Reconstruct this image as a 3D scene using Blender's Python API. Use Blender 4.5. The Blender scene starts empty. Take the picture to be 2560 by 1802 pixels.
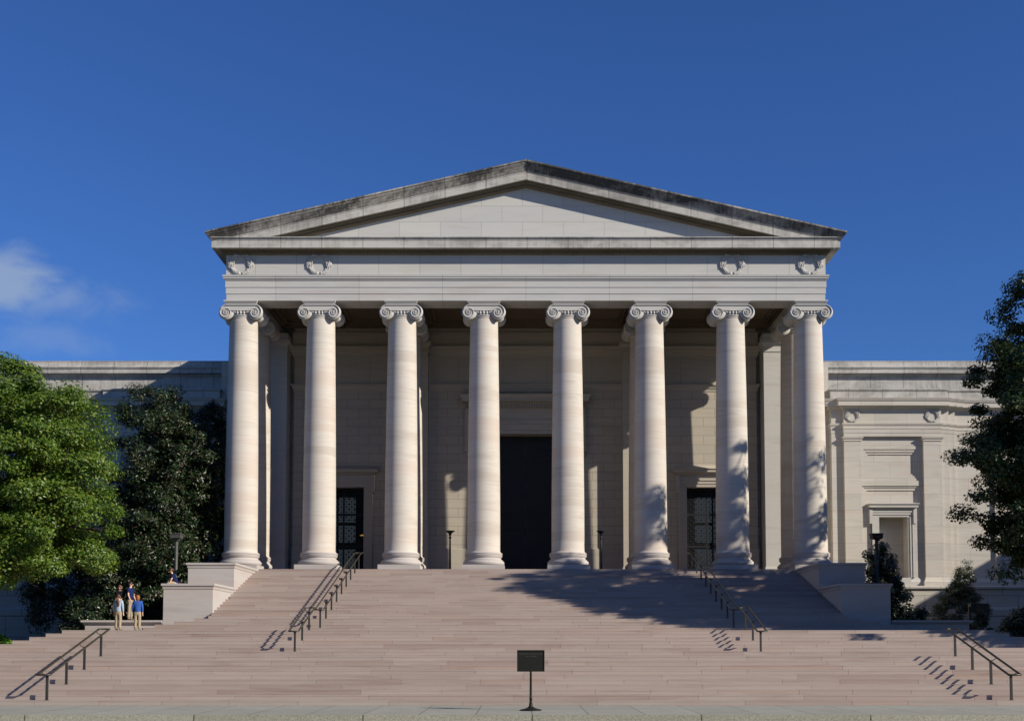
import bpy, bmesh, math, random
import numpy as np
from mathutils import Vector, Matrix
random.seed(7); RNG = np.random.default_rng(11)
R = math.radians
scene = bpy.context.scene
COL = scene.collection

# ------------------------------------------------------------------ helpers
class MB:
    """collects shapes and links them as ONE mesh object"""
    def __init__(s): s.v = []; s.f = []; s.sm = []; s.t = []; s.tint = 0.5
    def add(s, verts, faces, smooth=False):
        n = len(s.v); s.v.extend([tuple(p) for p in verts])
        for f in faces: s.f.append(tuple(i + n for i in f)); s.sm.append(smooth); s.t.append(s.tint)
        return s
    def box(s, x0, x1, y0, y1, z0, z1):
        if x0 > x1: x0, x1 = x1, x0
        if y0 > y1: y0, y1 = y1, y0
        if z0 > z1: z0, z1 = z1, z0
        return s.add([(x0,y0,z0),(x1,y0,z0),(x1,y1,z0),(x0,y1,z0),(x0,y0,z1),(x1,y0,z1),(x1,y1,z1),(x0,y1,z1)],
              [(0,3,2,1),(4,5,6,7),(0,1,5,4),(1,2,6,5),(2,3,7,6),(3,0,4,7)])
    def loft(s, rings, closed=True, caps=True, smooth=False):
        """rings: list of equal length point lists"""
        n = len(rings[0]); vs = [p for r in rings for p in r]; fs = []
        for i in range(len(rings)-1):
            for j in range(n if closed else n-1):
                k = (j+1) % n
                fs.append((i*n+j, i*n+k, (i+1)*n+k, (i+1)*n+j))
        s.add(vs, fs, smooth)
        if caps:
            s.add(rings[0], [tuple(range(n))]); s.add(rings[-1], [tuple(range(n))])
        return s
    def lathe(s, prof, c=(0,0,0), n=24, axis='z', smooth=True, caps=True):
        rings = []
        for r, h in prof:
            ring = []
            for k in range(n):
                a = 2*math.pi*k/n
                if axis == 'z': ring.append((c[0]+r*math.cos(a), c[1]+r*math.sin(a), c[2]+h))
                elif axis == 'y': ring.append((c[0]+r*math.cos(a), c[1]+h, c[2]+r*math.sin(a)))
                else: ring.append((c[0]+h, c[1]+r*math.cos(a), c[2]+r*math.sin(a)))
            rings.append(ring)
        return s.loft(rings, smooth=smooth, caps=caps)
    def tube(s, pts, rad, n=6, smooth=True, up=(0,0,1)):
        pts = [Vector(p) for p in pts]; rings = []
        for i, p in enumerate(pts):
            d = (pts[min(i+1, len(pts)-1)] - pts[max(i-1, 0)])
            d = d.normalized() if d.length > 1e-9 else Vector((0,0,1))
            u = Vector(up)
            if abs(d.dot(u)) > .95: u = Vector((1,0,0))
            a = d.cross(u).normalized(); b = d.cross(a)
            r = rad[i] if isinstance(rad, (list, tuple)) else rad
            rings.append([p + a*(r*math.cos(2*math.pi*k/n)) + b*(r*math.sin(2*math.pi*k/n)) for k in range(n)])
        return s.loft(rings, smooth=smooth)
    def ell(s, c, r, nu=8, nv=6, smooth=True, rot=None):
        rings = []
        for i in range(nv+1):
            t = math.pi*i/nv; t = min(max(t, .02), math.pi-.02)
            ring = []
            for k in range(nu):
                p = Vector((r[0]*math.sin(t)*math.cos(2*math.pi*k/nu), r[1]*math.sin(t)*math.sin(2*math.pi*k/nu), r[2]*math.cos(t)))
                if rot: p = rot @ p
                ring.append(Vector(c)+p)
            rings.append(ring)
        return s.loft(rings, smooth=smooth)
    def mould(s, path, prof, ext=0.0):
        """closed profile of (out, z) run along an xy path, mitred; outward = right hand of travel"""
        P = [Vector((p[0], p[1])) for p in path]; rings = []
        for i, p in enumerate(P):
            ns = []
            if i > 0: d = (P[i]-P[i-1]).normalized(); ns.append(Vector((d.y, -d.x)))
            if i < len(P)-1: d = (P[i+1]-P[i]).normalized(); ns.append(Vector((d.y, -d.x)))
            if len(ns) == 2:
                m = ns[0]+ns[1]
                m = m/ (1+ns[0].dot(ns[1])) if (1+ns[0].dot(ns[1])) > 1e-6 else ns[0]
            else: m = ns[0]
            rings.append([(p.x+m.x*o, p.y+m.y*o, z) for o, z in prof])
        return s.loft(rings)
    def relief(s, x0, x1, z0, z1, y, holes, sx=1, side=True):
        """wall face in the xz plane at y with stepped recesses (x0,x1,z0,z1,depth); later ones win"""
        xs = sorted({x0, x1, *[h[0] for h in holes], *[h[1] for h in holes]})
        zs = sorted({z0, z1, *[h[2] for h in holes], *[h[3] for h in holes]})
        xs = [x for x in xs if x0 <= x <= x1]; zs = [z for z in zs if z0 <= z <= z1]
        D = {}
        for i in range(len(xs)-1):
            for j in range(len(zs)-1):
                cx = (xs[i]+xs[i+1])/2; cz = (zs[j]+zs[j+1])/2; d = 0
                for h in holes:
                    if h[0] < cx < h[1] and h[2] < cz < h[3]: d = h[4]
                D[i, j] = d
        for (i, j), d in D.items():
            a, b, c, e = xs[i], xs[i+1], zs[j], zs[j+1]
            if d is not None:
                s.add([(sx*a,y+d,c),(sx*b,y+d,c),(sx*b,y+d,e),(sx*a,y+d,e)], [(0,1,2,3) if sx > 0 else (3,2,1,0)])
            for (ii, jj, q) in ((i+1, j, 0), (i, j+1, 1)):
                if (ii, jj) in D and D[ii, jj] != d:
                    d0 = 1.5 if d is None else d; d1 = 1.5 if D[ii, jj] is None else D[ii, jj]
                    if q == 0: vs = [(sx*b,y+d0,c),(sx*b,y+d1,c),(sx*b,y+d1,e),(sx*b,y+d0,e)]
                    else: vs = [(sx*a,y+d0,e),(sx*b,y+d0,e),(sx*b,y+d1,e),(sx*a,y+d1,e)]
                    f = (0,1,2,3)
                    s.add(vs, [f])
        return s
    def build(s, name, mat, parent=None, loc=(0,0,0), recalc=True, mirror=False, keep=False):
        me = bpy.data.meshes.new(name)
        vs = [(-x, y, z) for x, y, z in s.v] if mirror else s.v
        L = Vector(loc)
        me.from_pydata([(x-L.x, y-L.y, z-L.z) for x, y, z in vs], [], s.f)
        me.polygons.foreach_set('use_smooth', s.sm)
        at = me.attributes.new('tint', 'FLOAT', 'FACE'); at.data.foreach_set('value', s.t)
        if recalc:
            bm = bmesh.new(); bm.from_mesh(me)
            bmesh.ops.recalc_face_normals(bm, faces=bm.faces)
            bm.to_mesh(me); bm.free()
        me.materials.append(mat)
        o = bpy.data.objects.new(name, me); COL.objects.link(o)
        o.location = loc
        if parent: o.parent = parent; 
        return o

def tag(o, label=None, cat=None, group=None, kind=None):
    if label: o['label'] = label
    if cat: o['category'] = cat
    if group: o['group'] = group
    if kind: o['kind'] = kind
    return o
def empty(name, loc, label=None, cat=None, group=None, kind=None):
    o = bpy.data.objects.new(name, None); COL.objects.link(o); o.location = loc; o.empty_display_size = .3
    return tag(o, label, cat, group, kind)
def attach(o, parent):
    """parent keeping world place (parents are unrotated and unscaled)"""
    w = Vector(o.location); o.parent = parent
    pl = Vector((0,0,0)); q = parent
    while q: pl += Vector(q.location); q = q.parent
    o.location = w - pl
    return o
def copy_tree(o, parent=None):
    c = o.copy(); COL.objects.link(c); c.parent = parent
    for ch in [k for k in bpy.data.objects if k.parent == o]: copy_tree(ch, c)
    return c

# ------------------------------------------------------------------ materials
class NT:
    def __init__(s, name):
        m = bpy.data.materials.new(name); m.use_nodes = True; s.m = m; s.t = m.node_tree
        s.b = s.t.nodes['Principled BSDF']; s.out = s.t.nodes['Material Output']
    def n(s, ty, **kw):
        nd = s.t.nodes.new(ty)
        for k, v in kw.items():
            if k in nd.inputs: nd.inputs[k].default_value = v
            else: setattr(nd, k, v)
        return nd
    def l(s, a, b): s.t.links.new(a, b)
    def coord(s, scale=(1,1,1), kind='Object', loc=(0,0,0)):
        tc = s.n('ShaderNodeTexCoord'); mp = s.n('ShaderNodeMapping')
        mp.inputs['Scale'].default_value = scale; mp.inputs['Location'].default_value = loc
        s.l(tc.outputs[kind], mp.inputs['Vector']); return mp.outputs['Vector']
    def world(s, scale=(1,1,1), rnd=False):
        g = s.n('ShaderNodeNewGeometry'); v = g.outputs['Position']
        if rnd:
            oi = s.n('ShaderNodeObjectInfo'); m = s.math('MULTIPLY', oi.outputs['Random'], 40.0)
            c = s.n('ShaderNodeCombineXYZ'); s.l(m, c.inputs[0]); s.l(m, c.inputs[2])
            a = s.n('ShaderNodeVectorMath', operation='ADD'); s.l(v, a.inputs[0]); s.l(c.outputs[0], a.inputs[1]); v = a.outputs[0]
        mp = s.n('ShaderNodeMapping'); mp.inputs['Scale'].default_value = scale
        s.l(v, mp.inputs['Vector']); return mp.outputs['Vector']
    def noise(s, vec, scale, detail=4, rough=.55, dist=0):
        nd = s.n('ShaderNodeTexNoise'); nd.inputs['Scale'].default_value = scale; nd.inputs['Detail'].default_value = detail
        nd.inputs['Roughness'].default_value = rough; nd.inputs['Distortion'].default_value = dist
        s.l(vec, nd.inputs['Vector']); return nd.outputs['Fac']
    def ramp(s, fac, stops):
        nd = s.n('ShaderNodeValToRGB'); e = nd.color_ramp.elements
        while len(e) < len(stops): e.new(.5)
        for k, (p, c) in enumerate(stops):
            e[k].position = p; e[k].color = (c[0], c[1], c[2], 1) if hasattr(c, '__len__') else (c, c, c, 1)
        s.l(fac, nd.inputs[0]); return nd.outputs[0]
    def mix(s, fac, a, b, mode='MIX'):
        nd = s.n('ShaderNodeMix', data_type='RGBA', blend_type=mode)
        for x, i in ((fac, 0), (a, 6), (b, 7)):
            if hasattr(x, 'links'): s.l(x, nd.inputs[i])
            elif i == 0: nd.inputs[0].default_value = x
            else: nd.inputs[i].default_value = (*x, 1)
        return nd.outputs[2]
    def math(s, op, a, b=0.0, clamp=False):
        nd = s.n('ShaderNodeMath', operation=op, use_clamp=clamp)
        for x, i in ((a, 0), (b, 1)):
            if hasattr(x, 'links'): s.l(x, nd.inputs[i])
            else: nd.inputs[i].default_value = x
        return nd.outputs[0]
    def bump(s, h, strength=.3, dist=.01):
        nd = s.n('ShaderNodeBump'); nd.inputs['Strength'].default_value = strength; nd.inputs['Distance'].default_value = dist
        s.l(h, nd.inputs['Height']); s.l(nd.outputs[0], s.b.inputs['Normal'])
    def fin(s, col, rough=.85, spec=.25, metal=0):
        if hasattr(col, 'links'): s.l(col, s.b.inputs['Base Color'])
        else: s.b.inputs['Base Color'].default_value = (*col, 1)
        s.b.inputs['Roughness'].default_value = rough; s.b.inputs['Metallic'].default_value = metal
        s.b.inputs['Specular IOR Level'].default_value = spec
        return s.m

ALB = .77
def stone(name, a, b, c, strata=1.0, brick=None, rnd=False, vein=(.25,.25,2.2), stain=0, tint=False, blockvar=.10, jd=.36, dist=.8):
    """limestone/marble: wavy horizontal strata between colours a,b,c, optional coursed joints, grime"""
    k = NT(name)
    a, b, c = [tuple(q*ALB for q in x) for x in (a, b, c)]
    v = k.world(vein, rnd)
    f1 = k.noise(v, .9, 5, .5, dist); f2 = k.noise(k.world((.6,.6,9), rnd), 1.2, 4, .6, .4)
    f = k.math('ADD', k.math('MULTIPLY', f1, .7), k.math('MULTIPLY', f2, .3))
    m = .5; w = .16/strata
    col = k.ramp(f, [(m-w, a), (m, b), (m+w, c)])
    if rnd:
        oi = k.n('ShaderNodeObjectInfo')
    fine = k.noise(k.world((1,1,1)), 14, 3, .7)
    col = k.mix(k.math('MULTIPLY', fine, .16), col, (.25,.22,.19))
    if tint:
        at = k.n('ShaderNodeAttribute', attribute_name='tint')
        tc = k.ramp(at.outputs['Fac'], [(0, (.88,.81,.78)), (.25, (.95,.91,.88)), (.5, (1,.97,.95)), (.75, (1.06,1.03,1.0)), (1, (1.0,.90,.85))])
        col = k.mix(1, col, tc, 'MULTIPLY')
    hb = None
    if brick:
        bw, bh, mort, off = brick
        g = k.n('ShaderNodeNewGeometry'); sp = k.n('ShaderNodeSeparateXYZ'); k.l(g.outputs['Position'], sp.inputs[0])
        cb = k.n('ShaderNodeCombineXYZ'); sn = k.n('ShaderNodeSeparateXYZ'); k.l(g.outputs['True Normal'], sn.inputs[0])
        side = k.math('GREATER_THAN', k.math('ABSOLUTE', sn.outputs[0]), .7)
        hx = k.math('ADD', k.math('MULTIPLY', sp.outputs[0], k.math('SUBTRACT', 1.0, side)), k.math('MULTIPLY', sp.outputs[1], side)); k.l(hx, cb.inputs[0])
        k.l(k.math('ADD', sp.outputs[2], off[1]), cb.inputs[1])
        mp = k.n('ShaderNodeMapping'); mp.inputs['Location'].default_value = (off[0],0,0); k.l(cb.outputs[0], mp.inputs['Vector'])
        bt = k.n('ShaderNodeTexBrick'); k.l(mp.outputs[0], bt.inputs['Vector'])
        bt.inputs['Scale'].default_value = 1; bt.inputs['Brick Width'].default_value = bw; bt.inputs['Row Height'].default_value = bh
        bt.inputs['Mortar Size'].default_value = mort; bt.inputs['Mortar Smooth'].default_value = .3; bt.inputs['Bias'].default_value = 0
        bt.inputs['Color1'].default_value = (1-blockvar,1-blockvar,1-blockvar,1); bt.inputs['Color2'].default_value = (1+blockvar*.6,1+blockvar*.4,1,1); bt.inputs['Mortar'].default_value = (jd,jd*.96,jd*.92,1)
        col = k.mix(1, col, bt.outputs['Color'], 'MULTIPLY'); hb = bt.outputs['Fac']
    if stain:
        s1 = k.noise(k.world((.20,.20,.35)), 1.0, 8, .74, 1.2); s2 = k.noise(k.world((5,5,.5)), 1.0, 6, .75)
        sm = k.math('MULTIPLY', s1, k.math('ADD', s2, .55))
        mask = k.ramp(sm, [(.50-.10*stain, 0), (.66-.06*stain, min(1, .9*stain))])
        col = k.mix(mask, col, (.055,.053,.050))
    k.bump(fine, .25, .01)
    return k.fin(col, .82, .25)

PALE = ((.50,.48,.44), (.60,.58,.54), (.56,.50,.45))
M_FRIEZE = stone('pale_marble_frieze', (.55,.54,.52), (.60,.59,.57), (.57,.54,.50), 1, (2.35, 3.0, .012, (0.2,-22.0)), blockvar=.04, jd=.5)
M_ARCH = stone('pale_marble_architrave', (.55,.54,.52), (.61,.60,.58), (.57,.53,.50), 1, (4.77, 6.0, .012, (2.38,-20.0)), blockvar=.04, jd=.5)
M_TRIM = stone('pale_marble_trim', (.52,.50,.47), (.60,.58,.55), (.57,.53,.49))
M_TYMP = stone('pale_marble_tympanum', (.57,.56,.54), (.62,.61,.59), (.58,.56,.53), 1, (2.35, .93, .011, (0.2,-.12)), blockvar=.05, jd=.55)
M_CORN = stone('stained_marble_cornice', (.52,.50,.47), (.60,.58,.55), (.57,.53,.49), 1, (2.33, 9, .02, (1.1,-22.0)), stain=.45, blockvar=.03)
M_RAKE = stone('weathered_marble_raking', (.50,.48,.45), (.58,.56,.53), (.54,.51,.47), 1, (2.33, 9, .022, (1.1,-22.0)), stain=.55, blockvar=.08)
M_SIMA = stone('blackened_marble_gutter', (.40,.39,.37), (.50,.48,.46), (.46,.44,.41), 1, (2.33, 9, .022, (1.1,-22.0)), stain=1.1, blockvar=.22)
M_BED = stone('brown_shaded_moulding', (.15,.12,.075), (.20,.165,.11), (.17,.14,.09))  # dark brown carries the shade under the projecting cornice
M_COLM = stone('veined_column_marble', (.56,.49,.425), (.655,.605,.54), (.61,.52,.45), 1.6, rnd=True, vein=(.12,.12,1.0), dist=.25)
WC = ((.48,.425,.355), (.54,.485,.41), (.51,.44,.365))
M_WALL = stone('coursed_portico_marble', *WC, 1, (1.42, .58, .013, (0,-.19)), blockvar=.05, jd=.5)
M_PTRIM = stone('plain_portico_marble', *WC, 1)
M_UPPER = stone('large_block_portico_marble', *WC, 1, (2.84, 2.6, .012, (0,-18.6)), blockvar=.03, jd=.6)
M_WING = stone('coursed_wing_marble', (.56,.52,.46), (.64,.60,.55), (.60,.53,.47), 1.1, (2.2, 1.12, .010, (.3,.1)), blockvar=.07, jd=.62)
M_BASE = stone('wing_base_marble', (.50,.46,.42), (.56,.53,.49), (.52,.46,.42), 1, (2.1, 1.4, .02, (.3,.3)), blockvar=.05)
M_PED = stone('pink_pedestal_marble', (.46,.41,.39), (.53,.49,.47), (.50,.43,.40), 1, vein=(.2,.2,2.0))
M_STEP = stone('pink_step_marble', (.385,.308,.278), (.455,.385,.350), (.425,.348,.315), 1.1, vein=(.35,.35,7), tint=True)
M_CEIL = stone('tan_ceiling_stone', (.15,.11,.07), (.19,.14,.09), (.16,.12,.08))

def simple(name, c, rough=.6, spec=.3, metal=0, var=.15, sc=6):
    k = NT(name); f = k.noise(k.world(), sc, 4)
    col = k.ramp(f, [(.3, tuple(x*(1-var) for x in c)), (.7, tuple(min(1, x*(1+var)) for x in c))])
    k.bump(f, .1, .004); return k.fin(col, rough, spec, metal)
M_BRONZE = simple('dark_bronze', (.020,.019,.017), .45, .5, .0)
M_RAIL = simple('rail_bronze', (.045,.040,.028), .38, .5, .35, .3, 12)
M_POST = simple('post_bronze', (.030,.029,.028), .5, .4, .1, .2)
M_DOOR = simple('black_bronze_door', (.010,.010,.013), .55, .3)
M_DARK = simple('dark_interior', (.012,.012,.013), .9, .1)
M_LETTER = simple('faint_raised_letters', (.085,.08,.068), .6, .3)
M_SIGNP = simple('dark_green_bronze_plate', (.009,.0095,.007), .6, .25)
M_ROOF = simple('grey_roof_stone', (.38,.37,.35), .9, .2)
M_SOIL = simple('soil', (.05,.035,.022), .95, .1)
M_LAMPG = simple('grey_lamp_paint', (.055,.055,.052), .5, .4)
M_LAMPB = simple('black_lamp_paint', (.012,.012,.013), .45, .4)
k = NT('pale_hall_window'); k.b.inputs['Emission Color'].default_value = (.55,.72,.85,1); k.b.inputs['Emission Strength'].default_value = .045
M_GLOW = k.fin((.1,.12,.14), .2)
k = NT('warm_hall_lamp'); k.b.inputs['Emission Color'].default_value = (1,.55,.15,1); k.b.inputs['Emission Strength'].default_value = .35
M_WARM = k.fin((.1,.08,.04), .4)
# pavement with thin joints
def pave(name, a, b, w, h, agg=False, mort=.02):
    k = NT(name)
    g = k.n('ShaderNodeNewGeometry')
    bt = k.n('ShaderNodeTexBrick'); k.l(g.outputs['Position'], bt.inputs['Vector']); bt.offset = .0
    bt.inputs['Scale'].default_value = 1; bt.inputs['Brick Width'].default_value = w; bt.inputs['Row Height'].default_value = h
    bt.inputs['Mortar Size'].default_value = mort; bt.inputs['Color1'].default_value = (.94,.94,.94,1); bt.inputs['Color2'].default_value = (1.04,1.04,1.04,1); bt.inputs['Mortar'].default_value = (.32,.31,.3,1)
    f = k.noise(k.world((1,1,1)), 22 if agg else 1.2, 5, .7)
    col = k.ramp(f, [(.35, a), (.65, b)])
    f2 = k.noise(k.world((.15,.9,1)), 2.5, 5, .65)
    col = k.mix(k.math('MULTIPLY', f2, .35), col, tuple(x*.6 for x in a))
    col = k.mix(1, col, bt.outputs['Color'], 'MULTIPLY')
    k.bump(f, .4, .01); return k.fin(col, .9, .2)
M_WALK = pave('smooth_sidewalk_concrete', (.285,.275,.235), (.34,.33,.285), 1.55, 2.7, mort=.012)
M_CURB = pave('aggregate_curb_concrete', (.20,.19,.15), (.42,.40,.32), 4.6, 30, True)
M_ROAD = pave('drive_concrete', (.27,.26,.21), (.33,.32,.27), 4.6, 30, True)
k = NT('lawn_grass'); f = k.noise(k.world(), 3, 6, .7)
M_LAWN = k.fin(k.ramp(f, [(.3, (.015,.03,.008)), (.7, (.04,.07,.015))]), .95, .1)

def leafmat(name, cols, back=None, rough=.45, spec=.4, trans=.3):
    k = NT(name); g = k.n('ShaderNodeNewGeometry')
    col = k.ramp(g.outputs['Random Per Island'], [(i/(len(cols)-1), c) for i, c in enumerate(cols)])
    if back:
        rnd2 = k.math('FRACT', k.math('MULTIPLY', g.outputs['Random Per Island'], 17.3))
        col = k.mix(k.math('MULTIPLY', g.outputs['Backfacing'], k.math('GREATER_THAN', rnd2, .8)), col, back)
    k.fin(col, rough, spec)
    tr = k.n('ShaderNodeBsdfTranslucent'); k.l(k.mix(1, col, (1.3,1.5,.6), 'MULTIPLY'), tr.inputs['Color'])
    ms = k.n('ShaderNodeMixShader'); ms.inputs[0].default_value = trans
    k.l(k.b.outputs[0], ms.inputs[1]); k.l(tr.outputs[0], ms.inputs[2]); k.l(ms.outputs[0], k.out.inputs['Surface'])
    return k.m
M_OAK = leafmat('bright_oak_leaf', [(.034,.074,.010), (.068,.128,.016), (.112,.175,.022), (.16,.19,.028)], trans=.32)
M_OAKD = leafmat('shaded_oak_leaf', [(.017,.032,.008), (.028,.050,.011), (.043,.062,.015)], trans=.12)  # darker oak leaf, shade of the crown's far side put into its colour
M_MAG = leafmat('glossy_magnolia_leaf', [(.006,.015,.004), (.011,.026,.006), (.019,.039,.009), (.034,.054,.014)], back=(.04,.028,.012), rough=.44, spec=.45, trans=.04)
M_HOLLY = leafmat('holly_leaf', [(.012,.022,.008), (.022,.038,.012), (.035,.05,.016)], rough=.35, spec=.6, trans=.05)
M_SHRUB = leafmat('shrub_leaf', [(.02,.045,.012), (.035,.07,.018), (.05,.09,.02)], rough=.5, trans=.2)
M_BRITE = leafmat('lime_shrub_leaf', [(.06,.15,.015), (.10,.22,.02), (.14,.26,.03)], rough=.5, trans=.3)
k = NT('bark'); f = k.noise(k.world((3,3,.6)), 4, 6, .7)
k.bump(f, .6, .05); M_BARK = k.fin(k.ramp(f, [(.3, (.035,.028,.022)), (.7, (.10,.08,.065))]), .95, .1)

# ------------------------------------------------------------------ geometry constants (metres)
r_, t_ = .151, .54
FLOOR = 41*r_
YC = 30.2            # front column row
YR = 33.65           # second column row
YF = 29.35           # entablature face
XF = 17.16
SLOPE = .2287; ZC = 28.40

def yrise(n):
    if n <= 10: return (n-1)*t_
    if n <= 17: return 10.34+(n-11)*t_
    return 16.46+(n-18)*t_

# ------------------------------------------------------------------ ground
g = MB(); g.box(-400, 400, -300, -5.4, -1.2, -.15); tag(g.build('road', M_ROAD), kind='structure')
g = MB(); g.box(-400, 400, -5.24, 0.3, -.9, 0); tag(g.build('sidewalk', M_WALK), kind='structure')
g = MB(); g.box(-400, 400, -5.4, -5.24, -.9, -.003); tag(g.build('curb', M_CURB), kind='structure')
g = MB()
for sx in (-1, 1):
    g.add([(sx*17.6,.3,-.02),(sx*400,.3,-.02),(sx*400,5,1.3),(sx*17.6,5,1.3),(sx*400,400,1.3),(sx*17.6,400,1.3)], [(0,1,2,3),(3,2,4,5)])
g.add([(-17.6,43,1.3),(17.6,43,1.3),(17.6,400,1.3),(-17.6,400,1.3)], [(0,1,2,3)])
lawn = tag(g.build('lawn', M_LAWN, recalc=False), kind='structure')

# ------------------------------------------------------------------ staircase
def halfw(n):
    if n <= 10: return 24.5+.48*(10-n)
    if n <= 17: return 20.08+.48*(17-n)
    return {18:17.57, 19:17.13, 20:16.4, 21:15.6}.get(n, 15.09)
steps = empty('stone_staircase', (0,0,0), 'wide pink marble staircase climbing from the sidewalk to the columned porch', 'staircase')
flights = [('lower_flight', 1, 10, 10.34), ('middle_flight', 11, 17, 19.3), ('upper_flight', 18, 41, 28.9)]
for nm, a, b, yb in flights:
    m = MB()
    for n in range(a, b+1):
        y0 = yrise(n); hw = halfw(n); z0 = (n-1)*r_; z1 = n*r_
        m.tint = .5; m.box(-hw+.012, hw-.012, y0+.03, yb+.02*(n-a) if n < b else yb+.3, z0-.3, z1-.006)
        dep = t_+.04 if n < b else (t_ if nm == 'upper_flight' else .9)
        x = -hw - random.uniform(0, 1.5)
        while x < hw:
            w = random.choice([1.6,2.2,2.9,3.6,4.4])+random.uniform(-.3,.3)
            xa, xb = max(x, -hw), min(x+w, hw)
            if xb-xa > .25:
                m.tint = min(1, max(0, random.gauss(.48, .26))); j = random.uniform(-.0015, .0015)
                m.box(xa+.004, xb-.004, y0+j, y0+dep, z0+.001, z1-.036); m.box(xa+.004, xb-.004, y0-.006+j, y0+dep, z1-.036, z1+j*.6)
            x += w
        if n == b and nm != 'upper_flight':            # landing paving
            x = -hw; yl = y0+.9+.006
            while x < hw:
                xb = min(x+1.5, hw); yy = yl
                while yy < yb+.2:
                    m.tint = random.uniform(.3,.75)
                    m.box(x+.004, xb-.004, yy, min(yy+1.0, yb+.3)-.006, z0+.01, z1)
                    yy += 1.0
                x += 1.5
    m.build(nm, M_STEP, steps)

# cheek pedestals either side of the upper flight
def pedestal(sx, lower):
    y0, z1 = (19.4, 4.88) if lower else (23.6, 6.17)
    y1 = 23.58 if lower else 28.95
    xo, xi = 17.46, 15.09
    nm = 'stair_pedestal'
    side = 'left' if sx < 0 else 'right'
    e = empty(nm, (sx*(xo+xi)/2, y0, 1.3),
        ('lower' if lower else 'upper')+' pink marble pedestal block '+('in full sun ' if sx < 0 else 'in tree shade ')+'beside the '+side+' end of the steps', 'pedestal', 'marble pedestals flanking the stairs')
    b = MB(); b.box(xi, xo, y0, y1, 1.2, z1-.27)
    b.box(xi-.02, xo+.02, y0-.02, y1, z1-.62, z1-.30) if False else None
    o = b.build('block', M_PED, mirror=(sx < 0)); attach(o, e)
    c = MB()
    prof = [(-.5,z1),(.10,z1),(.10,z1-.10),(.07,z1-.12),(.04,z1-.17),(.03,z1-.24),(.02,z1-.27),(-.5,z1-.27)]
    c.mould([(xi, y1), (xi, y0), (xo, y0), (xo, y1)][::1] if False else [(xi,y1),(xi,y0),(xo,y0),(xo,y1)], prof) 
    c.box(xi+.3, xo-.3, y0+.3, y1, z1-.2, z1-.002)
    o = c.build('cap', M_PED, mirror=(sx < 0)); attach(o, e)
    return e
for sx in (-1, 1):
    for lw in (True, False): pedestal(sx, lw)
    # planter wall beyond the landing, flush with the pedestal front
    e = empty('planter_wall', (sx*19, 19.35, 1.3), 'low marble planter wall behind the '+('left landing where the visitors stand' if sx < 0 else 'right landing under tree shade'), 'planter wall', 'low planter walls')
    z1 = 3.12
    b = MB(); b.box(17.49, 21.2, 19.42, 19.95, 1.2, z1-.15); b.box(20.7, 21.2, 19.95, 28, 1.2, z1-.15)
    attach(b.build('wall', M_PED, mirror=sx < 0), e)
    b = MB()
    b.mould([(17.49,19.42),(21.2,19.42),(21.2,28)], [(-.62,z1),(.16,z1),(.16,z1-.09),(.12,z1-.12),(.05,z1-.17),(.02,z1-.2),(-.62,z1-.2)])
    attach(b.build('cap', M_PED, mirror=sx < 0), e)
    b = MB(); b.box(17.49, 20.7, 19.96, 28, 1.2, 2.9)
    attach(b.build('planting_soil', M_SOIL, mirror=sx < 0), e)

# ------------------------------------------------------------------ museum
mus = empty('museum_building', (0,36,1.3), 'pale marble neoclassical museum with eight column porch, wide pediment and long low wings', 'building')
def part(mb, name, mat, parent=None, loc=(0,0,0), **kw):
    o = mb.build(name, mat, None, loc, **kw); attach(o, parent or mus); return o

# columns -----------------------------------------------------------
def shaft_mb():
    b = MB(); zs = []
    for i in range(15):
        u = i/14; rr = .94 - .143*max(0, (u-.12)/.88)**1.5
        zs.append((rr, 7.28+u*(20.58-7.28)))
    zs = [(1.0, 7.17), (1.0, 7.20), (.965, 7.22)] + zs + [(.797,20.61),(.825,20.63),(.825,20.66),(.80,20.68)]
    b.lathe(zs, (0,0,0), 48); return b
def base_mb():
    b = MB(); b.box(-1.19,1.19,-1.19,1.19,FLOOR-.05,6.46)
    tor = lambda r0, z0, h, n=7: [(r0+h/2*math.sin(math.pi*i/n)*.9, z0+h/2-h/2*math.cos(math.pi*i/n)) for i in range(n+1)]
    prof = [(.8,6.46)] + tor(1.06,6.46,.27) + [(1.08,6.745),(1.08,6.77),(1.01,6.80),(.985,6.86),(1.0,6.91),(1.05,6.935),(1.05,6.96)] + tor(1.03,6.97,.09,5) + tor(1.03,7.065,.10,5) + [(.9,7.17)]
    b.lathe(prof, (0,0,0), 48); return b
def spiral(cx, cz, sgn, a0, a1, r0, r1, y, n=64):
    pts = []
    for i in range(n+1):
        u = i/n; a = a0+(a1-a0)*u; rr = r0*(r1/r0)**u
        pts.append((cx+sgn*rr*math.sin(a), y, cz+rr*math.cos(a)))
    return pts
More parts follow.
